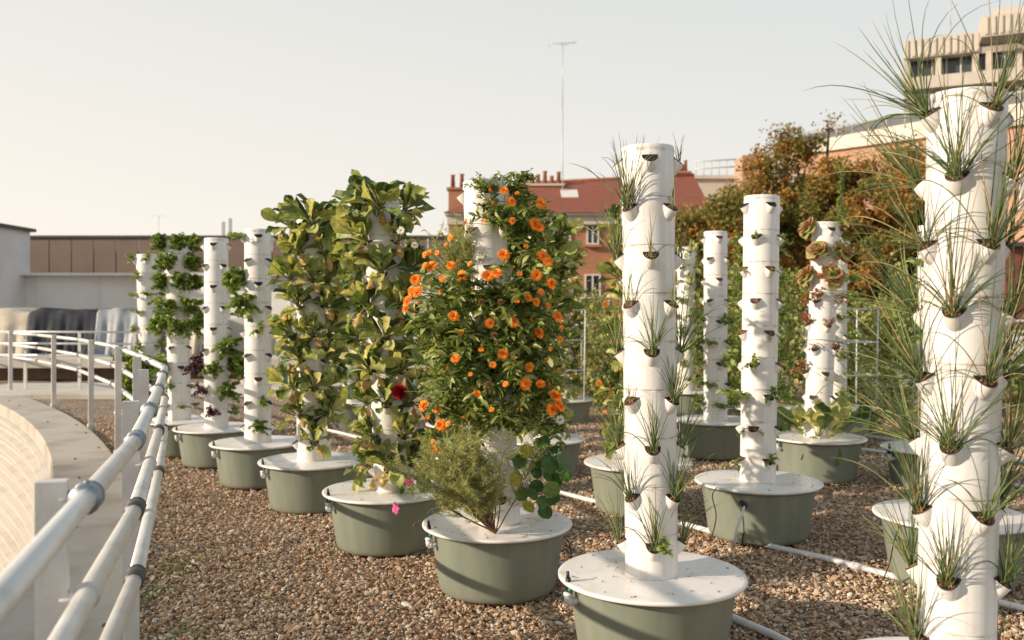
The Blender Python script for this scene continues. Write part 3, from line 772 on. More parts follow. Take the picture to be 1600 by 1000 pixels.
t = tower('R0', 1492, 1067, 2.68, 33, 'closest right-hand white tower crowded with long arching chives', 'the closest chive tower', .033, None, lambda r, th: not (r == 8 and 0 < th < 60))
for row, th in slots(t, True):
    if row == 8 and 0 < th < 60: continue
    if abs(th) > 140 : continue
    k = 'chivelong'; s = 1.0
    if row >= 6: k = 'chive' if th < -40 or row < 8 else 'chivesm'; s = .95
    if row == 7 and abs(th) < 20: s = .85
    if row == 0: s = .88
    if row == 0 and abs(th) > 115: continue
    plant(t, k, row, th, s * rng.uniform(.9, 1.1), yaw=rng.uniform(-.3, .3), tilt=-.6 if th < -40 and row < 6 else -.12)

t = tower('T2', 777, 815, 4.62, 6, 'white tower smothered in orange marigolds with feathery greens at its foot', 'the marigold tower', -.083, -66, None, .012)
# --- remaining front row, receding left
t3 = tower('T3', 604, 764, 5.47, -6, 'white tower heavy with chard, next left of the orange marigold tower', 'the nearer chard tower', -.06, -66, None, .03)
t4 = tower('T4', 488, 718, 6.55, 8, 'white tower heavy with yellowing chard, second left of the marigolds', 'the farther chard tower', -.02, -66)
for tt in (t3, t4):
    for row, th in slots(tt):
        if row == 8 and abs(th) > 60 and tt is t4: continue
        plant(tt, 'chard', row, th, (1.14 if row < 5 else 1.02) * rng.uniform(.85, 1.12) * (1.12 if row == 0 else 1), yaw=rng.uniform(-.4, .4))
    for th in (-150, 150, 180):
        plant(tt, 'chard', 0 if th == 180 else 1, th, 1.1) if th != 150 else None
t = tower('T5', 403, 690, 7.42, 2, 'white tower with sparse basil and black pot mouths, left of the chard', 'the sparse basil tower', 0, -66, lambda r, th: r > 3)
for row, th, k, s in ((2, -88, 'basil', 1.0), (3, -43, 'basil', .9), (4, 2, 'herb', 1.1), (7, 2, 'herb', 1.2), (0, -88, 'herb', 1.5), (8, 2, 'basil', .5), (6, 92, 'smallchard', 1.0), (2, 92, 'smallchard', 1)):
    plant(t, k, row, th, s)
t = tower('T6', 338, 667, 8.35, -13, 'slim white tower with black pot mouths above a basil bush', 'the slim half-bare tower', 0, -66, lambda r, th: r > 4)
for row, th, k, s in ((5, 32, 'basil', .95), (6, -13, 'basil', .75), (6, 77, 'basil', 1.2), (7, -58, 'purple', .7), (6, -103, 'purple', 1.0), (7, 32, 'basil', .8), (8, -13, 'purple', .6), (8, 77, 'herb', 1.3), (2, 77, 'herb', 1.2)):
    plant(t, k, row, th, s)
t = tower('T7', 281, 655, 8.95, 10, 'white tower topped with round bush basil balls over leafy basil', 'the basil ball tower', -.03, None)
for row, th in slots(t):
    if row < 3: plant(t, 'bball', row, th, 1.15)
    elif row < 5: plant(t, 'basil', row, th, .95)
    elif row == 6 and th < 0: plant(t, 'basil', row, th, 1.0)
    elif row == 6 and th > 60: plant(t, 'purple', row, th, 1)
    elif row > 6: plant(t, 'herb', row, th, .9)
plant(t, 'bball', 0, 150, 1.1); plant(t, 'bball', 0, -150, 1.1) if False else None
t = tower('T8', 236, 641, 10.1, 0, 'farthest left white tower with small herbs, partly behind the basil balls', 'the leftmost white tower', -.05, None)
for row, th in slots(t):
    if row > 5: plant(t, 'basil', row, th, 1.3) if th < 10 else None
    else: plant(t, 'herb', row, th, 1.15)

# --- second row
t = tower('R2', 1184, 750, 5.55, 30, 'white tower with small trailing herbs, right of the central chive tower', 'the trailing herb tower', .024, None, lambda r, th: r > 0)
for row, th, k, s in ((1, -15, 'herb', .45), (2, 30, 'trail', .6), (2, -60, 'trail', .8), (4, 30, 'trail', .7), (5, -15, 'herb', .9), (6, 30, 'herb', .95), (6, -60, 'herb', 1.5), (7, -15, 'trail', 1.0), (8, 30, 'herb', .7), (8, -60, 'trail', 1.1), (7, 75, 'herb', .8), (5, -105, 'herb', 1.2), (6, 120, 'herb', 1.3)):
    plant(t, k, row, th, s)
t = tower('R5', 997, 721, 6.4, 10, 'white tower hidden behind the chives with yellowing chard and marigolds', 'the tower behind central chives')
for row, th in slots(t):
    if abs(th) > 30: plant(t, 'chard', row, th, 1.0 if th < 0 else .7)
t = tower('R6', 845, 684, 7.7, 0, 'white tower with dark chard seen just right of the marigolds', 'the tower right behind marigolds')
for row, th in slots(t): plant(t, 'chard', row, th, 1.35 if row < 4 else .9)
t = tower('R15', 728, 661, 8.6, 15, 'white tower with basil hidden behind the orange marigold tower', 'the tower hidden behind marigolds')
for row, th in slots(t):
    if row > 2: plant(t, 'basil', row, th, .9)
t = tower('R9', 549, 628, 10.7, 0, 'white tower far behind, between the two chard towers', 'the tower between chard towers')
for row, th in slots(t):
    if row < 8: plant(t, 'basil', row, th, .9)
t = tower('R14', 1487, 803, 4.66, 20, 'white tower with pale bushy herbs, almost hidden behind the closest chives', 'the tower behind closest chives')
for row, th in slots(t):
    if 0 < row < 8 and abs(th) > 40: plant(t, 'herb', row, th, 1.1)
# --- third and fourth rows
t = tower('R3', 1277, 682, 7.36, 22, 'white tower with reddish lettuce on top and big chard at its base', 'the lettuce tower', .07, -55, lambda r, th: r > 0)
for row, th, k, s in ((0, -68, 'lett', 1.7), (1, -23, 'lett', 1.7), (2, -68, 'lett', 1.7), (2, 22, 'lett', 1.9), (1, 67, 'lett', 1.8), (3, -23, 'red', 1.3), (3, 67, 'red', .9), (4, 22, 'red', .8), (4, -68, 'red', 1.2), (5, -23, 'red', .6), (6, -68, 'red', 1.2), (5, 67, 'red', .8), (0, 112, 'lett', 1.7), (3, -113, 'lett', 1.2)):
    plant(t, k, row, th, s)
t = tower('R4', 1118, 655, 8.39, 18, 'pale tower with potted herb seedlings, left of the trailing herb tower', 'the seedling tower', 0, None)
for row, th in slots(t):
    if row >= 4: plant(t, 'herb', row, th, 1.4)
    if row == 4: plant(t, 'herbbig', row, th, .5) if th < 0 else None
t = tower('R12', 1187, 634, 9.5, 0, 'white tower with bushy pale herbs directly behind the trailing herb tower', 'the bushy herb tower')
for row, th in slots(t): plant(t, 'herbbig', row, th, 1.0)
t = tower('R11', 1306, 635, 9.2, 10, 'white tower inside a wire cage behind the lettuce tower', 'the caged herb tower')
for row, th in slots(t):
    if row > 1: plant(t, 'herb', row, th, 1.5)
t = tower('R13', 1457, 699, 7.1, 30, 'white tower fully behind the closest right-hand chive tower', 'the small tub tower', 0, -55)
t = tower('R10', 1072, 610, 11.0, 20, 'distant pale tower visible beside the central chive tower', 'the distant pale tower')
for row, th in slots(t): plant(t, 'herb' if row > 2 else 'smallchard', row, th, 1.5)
t = tower('R7', 880, 623, 11.1, 0, 'distant white tower with a caged tub right of the marigolds', 'the distant caged tower')
for row, th in slots(t): plant(t, 'chard', row, th, .95)

# ------------------------------------------------------------------ marigold tower planting
t = TW['T2']
cal = []
for row, th in slots(t):
    if row > 6: continue
    if (row == 0 and th < 60) or (row == 1 and th < 0) or (row == 2 and th < 60) : 
        if not (row == 0 and abs(th) < 20): continue
    if row == 4 and th > 90: continue
    s = {0: .6, 1: .82, 2: .92, 3: 1.05, 4: 1.15, 5: 1.12, 6: .95}[row]
    if row == 0 and abs(th) < 20: s = .38
    o = plant(t, 'cal', row, th, s, yaw=rng.uniform(-.4, .4)); cal.append(o)
for row, th in ((3, 141), (4, 96), (5, 141), (3, -129), (5, -129), (1, 141)):
    o = plant(t, 'cal', row, th, 1.05); cal.append(o); o['label'] = f"bushy marigold at the {'back right' if th > 100 else 'right edge' if th > 0 else 'back left'}, {ORD[row]} pot row of the marigold tower"
fl = [(712,560,0),(735,585,2),(768,640,2),(800,560,2),(842,520,0),(815,640,2),(790,600,2),(720,520,2),(740,450,2),(830,500,2),(845,600,0),(700,575,2),(765,505,0),(808,470,2),(838,430,0),(822,385,2),(800,345,2),(835,350,0),(770,570,2),(788,298,0),(799,315,0),(770,318,2),(766,297,2),(808,302,2),(842,322,2),(845,318,0),(787,398,0),(848,401,0),(856,409,0),(777,427,0),(762,431,0),(722,431,0),(705,415,0),(693,433,0),(675,416,0),(664,398,2),(671,395,2),(650,437,0),(644,455,0),(653,456,0),(637,470,0),(634,482,0),(654,474,2),(648,492,2),(688,456,2),(709,494,0),(842,355,0),(850,372,2),(825,465,0),(838,472,0),(834,469,2),(801,503,0),(861,443,0),(871,495,0),(786,553,0),(875,530,2),(827,574,0),(852,563,2),(821,600,0),(746,616,0),(772,524,3),(752,472,3),(782,472,3),(763,601,3),(752,546,2),(858,600,2),(866,617,0),(872,632,0),(862,640,0),(683,637,0),(662,634,0),(700,662,2),(684,637,0),(668,652,2),(870,620,0),(876,636,0),(869,580,2),(856,478,2),(757,345,2),(851,355,2),(664,415,2),(672,440,2),(697,382,2),(704,372,2),(715,408,2),(734,412,2),(877,512,2),(845,456,2),(860,545,2),(725,652,2),(676,690,2),(680,702,0),(674,716,2),(690,664,0),(812,428,2),(803,417,2),(726,348,2),(691,365,2),(683,395,2)]
zc = t['z']
for (fx, fy, kd) in fl:
    # position on the bush: lateral offset from the column axis, height, radius of the bush at that height
    h = EYE - (fy - 485) / F * (zc - .25)
    lat = (fx - 768) / F * (zc - .25)
    rad = min(.46, abs(lat) + .10) if abs(lat) > .28 else (.36 if h < 1.75 else .26) + rng.uniform(-.03, .03)
    dep = math.sqrt(max(.0, rad * rad - lat * lat)) + .02
    p = Vector((t['base'].x, t['base'].y, 0)) + t['c'] * dep
    zz = p.y
    p = Vector(((fx - 800) / F * zz, zz, EYE - (fy - 485) / F * zz))
    pl = min(cal, key=lambda o: (o.location - p + Vector((0, 0, .1))).length)
    me = {0: FL[rng.integers(2)], 1: FL[1], 2: (FL[2] if rng.random() < .6 else FL_bud), 3: FL_dead}[kd]
    if kd == 2 and me is FL_bud: pass
    f = link('flower_head', me, pl)
    dirn = (t['c'] * 1.0 + t['r'] * (lat * 2.2 + rng.normal(0, .35)) + Vector((0, 0, rng.uniform(-.1, .9)))).normalized()
    sc_ = {0: rng.uniform(.88, 1.3), 2: rng.uniform(.5, .85), 3: 1.0, 1: 1}[kd]
    q = Vector((0, 0, 1)).rotation_difference(dirn).to_matrix().to_4x4()
    wm = Matrix.Translation(p) @ q @ Matrix.Scale(sc_, 4)
    bpy.context.view_layer.update() if False else None
    f.matrix_local = pl.matrix_basis.inverted() @ wm
    # stem from the pot to the flower
    a = pl.matrix_basis.translation; b = p - dirn * .004
    mid = (a + b) / 2 + Vector((0, 0, .03)) - dirn * .02
    sm = MB(); pts = []
    inv = pl.matrix_basis.inverted()
    for k in range(7):
        s_ = k / 6; pts.append(inv @ (a * (1-s_)**2 + mid * 2 * s_ * (1-s_) + b * s_ * s_))
    tube(sm, pts, .0016, 4, 0, caps=False)
    sm.build('flower_stem', G_stem, pl)
# feathery plants
o = link('feathery_plant', mesh_feather(26, .36, 1.0, .5, bias=(-.05, .1), fil=1.3)); o.matrix_world = pot_frame(t, 3, -84)
tag(o, 'thin feathery green plant rising left of the marigold tower top', 'feathery plant'); FEA = o
o2 = link('feathery_plant', mesh_feather(15, .28, 1.0, .5, bias=(-.25, .1), fil=.8)); o2.matrix_world = pot_frame(t, 5, -84)
tag(o2, 'thin feathery green plant among marigolds, midway down the left edge', 'feathery plant')
bp_ = W(774, 826, 4.36); lo = link('feathery_plant', mesh_feather(38, .50, .85, .72, stem=G_brown, bias=(-.62, -.1), fil=1.5)); lo.location = (bp_.x, bp_.y, t['base'].z + LIDZ + .004)
lo.rotation_euler = (0, 0, 0)
tag(lo, 'feathery plant with brown woody stems sprawling over the marigold tower lid', 'feathery plant')
# nasturtium
mb = MB(); T = leafT(0, L=.085, Wd=.043, ny=8, nx=6, curl=25, cup=.12, ruf=.004, shape='round', pet=.002)
base = pot_frame(t, 7, 51).translation; leaves = []
for (fx, fy) in [(812,720),(806,748),(838,738),(850,712),(868,706),(846,690),(858,742),(884,744),(862,765),(848,785),(826,792),(838,760),(852,800),(822,705),(872,730),(832,772),(868,752),(842,722),(858,726),(815,772),(880,722),(865,780)]:
    zz = 4.62 - .10 - rng.uniform(0, .14); p = W(fx, fy, zz); leaves.append(np.array(p))
    q = p - base; tube(mb, [Vector((0, 0, 0)), q * .5 + Vector((0, 0, .02)), q], .0018, 4, 1, caps=False)
P = np.array(leaves) - np.array(base)
n = len(P); D = np.stack([rng.normal(.1, .5, n), rng.normal(-.2, .3, n), rng.normal(-.8, .3, n)], 1); U = np.stack([rng.normal(.1, .3, n), -np.ones(n), rng.uniform(.1, .9, n)], 1)
fr = frames(D, U) * rng.uniform(.75, 1.05, n)[:, None, None]
mb.inst(T, fr, P - fr[:, :, 1] * .042)
o = mb.build('nasturtium_plant', [G_nast, G_stem]); o.location = base
tag(o, 'round-leaved nasturtium trailing at the lower right of the marigold tower', 'nasturtium')
# single blooms
def bloom(me, px, py, z, facing, sx, lab, name, cat, stem_to):
    p = W(px, py, z); r_ = empty(name, p); tag(r_, lab, cat)
    f = link('flower_head', me, r_); f.rotation_mode = 'QUATERNION'; f.rotation_quaternion = Vector((0, 0, 1)).rotation_difference(Vector(facing).normalized()); f.scale = (sx,) * 3
    b = stem_to - p; s_ = MB(); tube(s_, [Vector(facing).normalized() * -.003, b * .5 + Vector((0, 0, .03)), b], .0016, 5); s_.build('stem', G_stem, r_)
bloom(FL_crim, 625, 612, 5.16, (-.5, -1, .2), 1.15, 'crimson dahlia bloom leaning across the chard tower', 'dahlia', 'flower', W(735, 628, 4.6))
bloom(FL_pink, 639, 752, 4.95, (-.2, -1, -.6), 1.0, 'pink cosmos bloom hanging over the chard tower lid, upper of two', 'cosmos_flower', 'flower', W(690, 770, 4.5))
bloom(FL_pink, 618, 794, 4.85, (-1, -.9, .1), 1.15, 'pink cosmos bloom dangling before the green tub, lower of two', 'cosmos_flower', 'flower', W(700, 780, 4.4))
bloom(FL_dead, 649, 867-48, 4.7, (-1, -.5, -.4), .7, 'drooping dry bud in front of the chard tower tub', 'cosmos_flower', 'flower', W(700, 790, 4.4))
bloom(FL_white, 626, 360, 5.2, (-.2, -1, .2), .9, 'white bloom high on the right of the chard tower, upper of two', 'cosmos_flower', 'flower', W(640, 400, 5.3))
bloom(FL_white, 648, 383, 5.2, (.2, -1, .2), .8, 'white bloom high on the right of the chard tower, lower of two', 'cosmos_flower', 'flower', W(650, 430, 5.3))
bloom(FL_white, 875, 656, 4.5, (.2, -1, .1), .9, 'white bloom at the lower right of the marigolds', 'cosmos_flower', 'flower', W(850, 640, 4.6))
# big chard at base of lettuce tower
t = TW['R3']
for k, (th, s, yw) in enumerate(((0, 1.15, 0), (50, 1.3, .5), (-60, .9, -.4))):
    d = t['c'] * math.cos(R(th)) + t['r'] * math.sin(R(th)); o = link('chard_plant', V_bigchard[0])
    o.matrix_world = Matrix.Translation(t['base'] + d * .13 + Vector((0, 0, LIDZ + .02))) @ Matrix((d.cross(Vector((0, 0, 1))), d, Vector((0, 0, 1)))).transposed().to_4x4() @ Matrix.Scale(s, 4)
    tag(o, ['large chard flopping over the lid at the front of the lettuce tower', 'large dark chard at the right foot of the lettuce tower', 'pale chard lying at the left foot of the lettuce tower'][k], 'chard', 'chard around the lettuce tower base')
# bolting lettuce stalk
mb = MB(); tube(mb, [(0, 0, 0), (.01, 0, .25), (0, 0, .5)], [.008, .006, .003], 6, 1)
n = 110; D = np.stack([rng.normal(0, 1, n), rng.normal(0, 1, n), rng.uniform(-.2, .6, n)], 1)
mb.inst(leafT(0, L=.04, Wd=.011, ny=4, nx=2, curl=70, shape='ovate', pet=.001), frames(D, np.tile([[0, .1, 1.]], (n, 1))), np.stack([np.zeros(n), np.zeros(n), rng.uniform(.05, .4, n)], 1))
for k in range(9):
    a = k; tube(mb, [(0, 0, .38 + .01*k), (.05*math.cos(a), .05*math.sin(a), .47 + .01*k), (.075*math.cos(a), .075*math.sin(a), .56)], [.002, .0015, .001], 4, 0)
o = mb.build('lettuce_plant', [G_light, G_stem]); o.location = W(1313, 358, 7.2)
tag(o, 'tall bolted lettuce stalk rising behind the lettuce tower', 'lettuce')

# ------------------------------------------------------------------ pipes, hoses, cables
def pipe(pts, r, lab, name='irrigation_pipe', m='pipe', joints=()):
    P = [Vector((x, y, float(gz(x, y)) + z)) for x, y, z in pts]
    rt = empty(name, P[0]); tag(rt, lab, 'cable' if m == 'black' else 'pipe')
    q = MB(); tube(q, [p - P[0] for p in P], r, 12); q.build('pipe_run' if m != 'black' else 'cable_run', M[m], rt)
    for j in joints:
        k = int(j); tt_ = j - k; p = P[k].lerp(P[k+1], tt_); d = (P[k+1] - P[k]).normalized()
        q = MB(); tube(q, [p - P[0] - d*.03, p - P[0] + d*.03], r * 1.3, 12); q.build('pipe_joint', M[m], rt)
def G(px, py, dz=0):
    z = F * EYE / (py - 485); return ((px - 800) / F * z, z, dz)
pipe([(-2.6, 10.9, .02), G(535, 685, .02), G(725, 735, .02), G(880, 780, .022), G(1070, 830, .022), G(1160, 855, .02), G(1290, 887, .022), G(1420, 920, .02), (2.9, 3.5, .02)], .0165, 'long white irrigation pipe running diagonally between the tower rows', joints=(1.5, 3.6, 4.8, 6.4))
pipe([(.16, 4.82, .10), (.27, 4.78, .07), (.32, 4.6, .03), (.40, 4.45, .02), (.62, 4.2, .02), G(1140, 975, .025), G(1210, 1003, .02), (1.4, 3.2, .02), (1.9, 2.6, .02)], .018, 'white drain pipe running along the ground behind the nearest tubs', joints=(4.5,))
pipe([(3.3, 10.4, .02), (3.8, 9.6, .02), G(1400, 700, .02), G(1560, 727, .02), G(1600, 736, .02), (5.2, 7.2, .02)], .018, 'white irrigation pipe at the far right, upper of two')
pipe([(3.0, 9.3, .02), G(1385, 718, .02), G(1560, 768, .02), G(1610, 776, .02), (4.6, 6.0, .02)], .016, 'white irrigation pipe at the far right, lower of two')
t = TW['R2']; b = t['base']
g0 = W(1163, 790, 5.20)
hz = MB(); rt = empty('drain_hose', g0); tag(rt, 'white bent hose dropping from black grommet on the middle right tub', 'hose')
tube(hz, [(.0, .04, .0), (0, 0, 0), (-.02, -.03, -.04), (-.055, -.05, -.12), (-.07, -.05, -.20), (-.068, -.04, -.235)], .0075, 10); hz.build('hose', M['pipe'], rt)
hz = MB(); tube(hz, [(0, .06, 0), (0, -.008, 0)], .017, 12); hz.build('grommet', M['black'], rt)
def cable(pts, lab):
    P = [Vector(p) for p in pts]
    # smooth
    Q = []
    for i in range(len(P) - 1):
        p0 = P[max(i-1, 0)]; p1 = P[i]; p2 = P[i+1]; p3 = P[min(i+2, len(P)-1)]
        for k in range(5):
            s = k / 5; Q.append(.5 * ((2*p1) + (p2-p0)*s + (2*p0-5*p1+4*p2-p3)*s*s + (-p0+3*p1-3*p2+p3)*s**3))
    Q.append(P[-1]); q = MB(); tube(q, Q, .0032, 6); tag(q.build('power_cable', M['black']), lab, 'cable')
cable([W(1120, 762, 5.28), W(1113, 775, 5.22), W(1119, 805, 5.22), W(1113, 835, 5.25), W(1105, 845, 5.4)], 'black cable hanging down the middle right tub')
cable([W(1160, 850, 5.3), W(1163, 832, 5.28), W(1180, 828, 5.28), W(1178, 838, 5.3), W(1160, 846, 5.3), (1.5, 5.3, .03), (1.0, 5.95, .03), (.6, 6.4, .03)], 'looped black cable lying on the white pipe')
cable([W(882, 838, 4.5), W(890, 850, 4.5), W(893, 868, 4.45), W(897, 880, 4.6)], 'black cable hanging at the right of the marigold tub')
cable([(1.5, 5.22, .02), (2.0, 4.58, .025), (2.4, 4.05, .02)], 'black cable following the long pipe to the right')
cable([W(1405, 820, 4.33), W(1396, 850, 4.36), W(1390, 880, 4.42), W(1380, 905, 4.6)], 'black cable down the tub behind the closest chives')

for i in range(26):
    y = rng.uniform(3.2, 7.5); x = rng.uniform(-.52, .5) * y
    if math.hypot(x - CX, y - CY) < R_EDGE + .1: continue
    if any((Vector((x, y, 0)) - Vector((q_['base'].x, q_['base'].y, 0))).length < .42 for q_ in TW.values()): continue
    m_ = MB(); m_.inst(leafT(0, L=.05, Wd=.013, ny=5, nx=4, curl=40, cup=.5, ruf=.004, shape='ovate', pet=.001), np.eye(3)[None], np.zeros((1, 3)))
    o = m_.build('fallen_leaf', [G_wilt if i % 3 else G_cal]); o.location = (x, y, float(gz(x, y)) + .012); o.rotation_euler = (rng.uniform(-.3, .3), rng.uniform(-.4, .4), rng.uniform(0, 6))
    o.scale = (rng.uniform(.6, 1.2),) * 3
    tag(o, 'small curled dry leaf lying on the gravel', 'leaf', 'fallen leaves on the gravel')
pm = MB(); V_, f_ = blade(.024, .004, ny=3, nx=2, curl=30, cup=.2, shape='obovate', pet=.002); pm.add(V_, f_); pme = pm.mesh('fallen_petal', [G_orange])
for i in range(22):
    b_ = TW['T2']['base']; a = rng.uniform(0, 2*PI); rr3 = rng.uniform(.17, .36) if i % 2 else rng.uniform(.45, .95)
    o = link('fallen_petal', pme); x, y = b_.x + rr3*math.cos(a), b_.y + rr3*math.sin(a)
    o.location = (x, y, b_.z + .345 if i % 2 else float(gz(x, y)) + .014); o.rotation_euler = (rng.uniform(-.2, .2), 0, a * 3)
    tag(o, 'single orange petal fallen on the marigold tower lid' if i % 2 else 'single orange petal fallen on gravel around the marigold tub', 'petal', 'fallen petals on the lid' if i % 2 else 'fallen petals on the gravel')
# ------------------------------------------------------------------ wire cages
def cage(cx, cy, z0, w, h, nlev, lab):
    rt = empty('plant_cage', (cx, cy, z0)); tag(rt, lab, 'plant cage', 'white wire plant cages')
    for sx in (-1, 1):
        for sy in (-1, 1):
            q = MB(); tube(q, [(sx*w, sy*w, 0), (sx*w*1.05, sy*w*1.05, h)], .008, 6); q.build('upright', M['pipe'], rt)
    for k in range(nlev):
        z = h * (k + 1) / nlev; ww = w * (1 + .05 * (k + 1) / nlev)
        q = MB()
        for a, b in (((-1,-1),(1,-1)),((1,-1),(1,1)),((1,1),(-1,1)),((-1,1),(-1,-1))):
            tube(q, [(a[0]*ww, a[1]*ww, z), (b[0]*ww, b[1]*ww, z)], .008, 6)
        q.build('cross_rail', M['pipe'], rt)
t = TW['R7']; cage(t['base'].x, t['base'].y, t['base'].z + .34, .24, 1.1, 3, 'white wire cage on the distant tub right of the marigolds')
t = TW['R11']; cage(t['base'].x + .05, t['base'].y, t['base'].z + .34, .26, 1.0, 3, 'white wire cage around the tower behind the lettuce')
cage(1.08, 13.2, .06, .3, 1.55, 4, 'white wire cage left of the central chive tower, farther back')

# ------------------------------------------------------------------ climbing greenery at the back of the terrace
def climber(x, y, w, h, n, mtl, lab, leafL=.07, z0=0.05, dens=1.0, name='climbing_plant', flowers=0):
    rt = empty(name, (x, y, z0)); tag(rt, lab, 'climbing plant', 'climbing plants at the back of the terrace')
    st = MB(); tips = []
    for k in range(7):
        px = rng.uniform(-w, w) * .6; P = [np.array([px, rng.uniform(-.1, .1), 0.0])]
        for j in range(8): P.append(P[-1] + np.array([rng.normal(0, .05), rng.normal(0, .05), h / 8 * rng.uniform(.6, 1.15)]))
        tube(st, P, np.linspace(.009, .003, 9), 5, caps=False); tips += P[1:]
    st.build('stem', G_brown if rng.random() < .5 else G_stem, rt)
    tips = np.array(tips); c = tips[rng.integers(0, len(tips), 26)] + rng.normal(0, 1, (26, 3)) * np.array([w * .35, .12, .12])
    i = rng.integers(0, len(c), n); P = c[i] + rng.normal(0, 1, (n, 3)) * np.array([.12, .09, .11])
    P[:, 2] = np.abs(P[:, 2])
    D = rng.normal(0, 1, (n, 3)); D[:, 2] -= .4; U = rng.normal(0, .6, (n, 3)); U[:, 2] += 1
    T = leafT(0, L=leafL, Wd=leafL*.36, ny=3, nx=2, curl=50, shape='ovate', pet=.002)
    lf = MB(); lf.inst(T, frames(D, U) * rng.uniform(.6, 1.2, n)[:, None, None], P); lf.build('foliage', mtl, rt)
    for k in range(flowers):
        f = link('flower_head', FL[0], rt); f.location = c[k % len(c)] + rng.normal(0, .08, 3) - np.array([0, .15, 0]); f.rotation_euler = (R(60), 0, rng.uniform(-1, 1)); f.scale = (1.7,)*3
G_vine = leafmat('vine_leaf', [(0, (.10, .15, .04)), (.4, (.22, .26, .07)), (.8, (.37, .37, .12)), (1, (.5, .36, .14))], trans=.35, rough=.55)
G_vine2 = leafmat('pale_vine_leaf', [(0, (.17, .21, .06)), (.6, (.31, .33, .11)), (1, (.46, .42, .16))], trans=.3, rough=.55)
cl = [(690,12.5,.5,1.5,G_vine2,'yellow-green vine seen between the chard and marigold towers'),
      (905,13.6,.5,1.9,G_vine2,'tall yellow-green vine right of the marigold tower'),
      (950,12.2,.45,1.6,G_vine,'orange-flowered vine just left of the central chive tower'),
      (1085,13.5,.5,1.5,G_vine,'dark vine right behind the central chive tower'),
      (1145,11.0,.3,2.0,G_vine2,'pale tall vine left of the trailing herb tower'),
      (1170,14.6,.8,1.9,G_vine,'loose dark vine behind the seedling and trailing herb towers'),
      (1225,10.8,.3,1.75,G_vine,'green vine right of the trailing herb tower'),
      (1345,11.6,.55,1.75,G_vine2,'pale vine on trellis right of the lettuce tower'),
      (1385,13.0,.6,1.7,G_vine,'dark vine at the right back beside the trellis'),
      (1250,15.5,.9,1.9,G_vine,'broad dark vine behind the lettuce tower'),
      (1590,11.0,.35,1.2,G_vine,'low green vine at the right edge of the picture'),
      (1325,9.9,.3,1.2,G_vine2,'short pale vine inside the wire cage')]
for (px, z, w, h, mt, lab) in cl:
    climber((px - 800) / F * z, z, w, h, int(2300 * w / .5), mt, lab, flowers=5 if 'orange' in lab else 0)

# ------------------------------------------------------------------ trees
G_rust = leafmat('rust_tree_leaf', [(0, (.12, .06, .02)), (.35, (.36, .17, .04)), (.7, (.55, .28, .055)), (.85, (.19, .17, .04)), (1, (.33, .28, .07))], trans=.3, rough=.7)
G_tgreen = leafmat('olive_tree_leaf', [(0, (.09, .10, .025)), (.5, (.20, .20, .05)), (.8, (.34, .29, .075)), (1, (.46, .24, .06))], trans=.3, rough=.7)
G_bark = mat('bark', (.09, .065, .045), rough=.9, noise=(8, (.05, .035, .025), .4, .6, 8), bump=(20, .5))
def tree(name, x, y, lobes, nleaf, lab, mt, base=-12.0):
    rt = empty(name, (x, y, base)); tag(rt, lab, 'tree', 'trees behind the terrace')
    tr = MB(); zc = lobes[0][2] - base
    trunk = [np.array([0, 0, 0.0])]
    for k in range(8): trunk.append(np.array([rng.normal(0, .12), rng.normal(0, .12), zc * (k + 1) / 8 * .93]))
    tube(tr, trunk, np.linspace(.34, .12, 9), 10)
    lf = MB(); lfg = MB()
    T = leafT(0, L=.105, Wd=.034, ny=2, nx=2, curl=40, shape='ovate', pet=.004)
    tot = sum(l[3] * l[4] * l[5] for l in lobes)
    for (lx, ly, lz, rx, ry, rz) in lobes:
        c0 = np.array([lx - x, ly - y, lz - base]); s0 = trunk[-3]
        midp = (s0 + c0) / 2 + np.array([0, 0, -.3]); tube(tr, [s0, midp, c0], [.12, .08, .03], 6)
        ncl = max(14, int(34 * (rx * ry * rz) ** (1/3)))
        d = rng.normal(0, 1, (ncl, 3)); d /= np.linalg.norm(d, axis=1, keepdims=True); q = rng.uniform(.35, 1.05, (ncl, 1))
        cc = c0 + d * q * np.array([rx, ry, rz])
        for p in cc[::3]: tube(tr, [c0, (c0 + p) / 2 + rng.normal(0, .08, 3), p], [.035, .02, .008], 4, caps=False)
        m = int(nleaf * (rx * ry * rz) / tot); i = rng.integers(0, ncl, m)
        cs = rng.uniform(.10, .27, ncl)
        uu = rng.normal(0, 1, (m, 3)); uu /= np.linalg.norm(uu, axis=1, keepdims=True); uu *= rng.random((m, 1)) ** .45
        P = cc[i] + uu * 1.7 * cs[i][:, None] * np.array([1, 1, 1.15])
        D = rng.normal(0, 1, (m, 3)); D[:, 2] += .5; U = rng.normal(0, 1, (m, 3))
        Mx = frames(D, U) * rng.uniform(.5, 1.2, m)[:, None, None]
        green = (rng.random(ncl) < (.35 if mt == 'rust' else .75))[i]
        lf.inst(T, Mx[~green], P[~green], mi=0); lf.inst(T, Mx[green], P[green], mi=1)
    tr.build('trunk', G_bark, rt); lf.build('crown', [G_rust, G_tgreen], rt)
def lob(px, py, z, wpx, hpx, dep=None):
    w = W(px, py, z); k = z / F; return (w.x, z, w.z, wpx * k, dep or wpx * k * .8, hpx * k)
tree('broadleaf_tree', 8.0, 24, [lob(1260, 330, 24, 75, 70, 1.5), lob(1245, 235, 24.5, 42, 32), lob(1205, 270, 24, 42, 30), lob(1300, 290, 23.5, 45, 40), lob(1220, 400, 23.5, 70, 60, 1.4), lob(1295, 200, 24.5, 13, 14), lob(1220, 210, 24.5, 20, 12), lob(1300, 420, 23, 60, 60, 1.3), lob(1170, 310, 24, 35, 32)], 66000, 'tallest rust-brown tree behind the lettuce tower', 'rust')
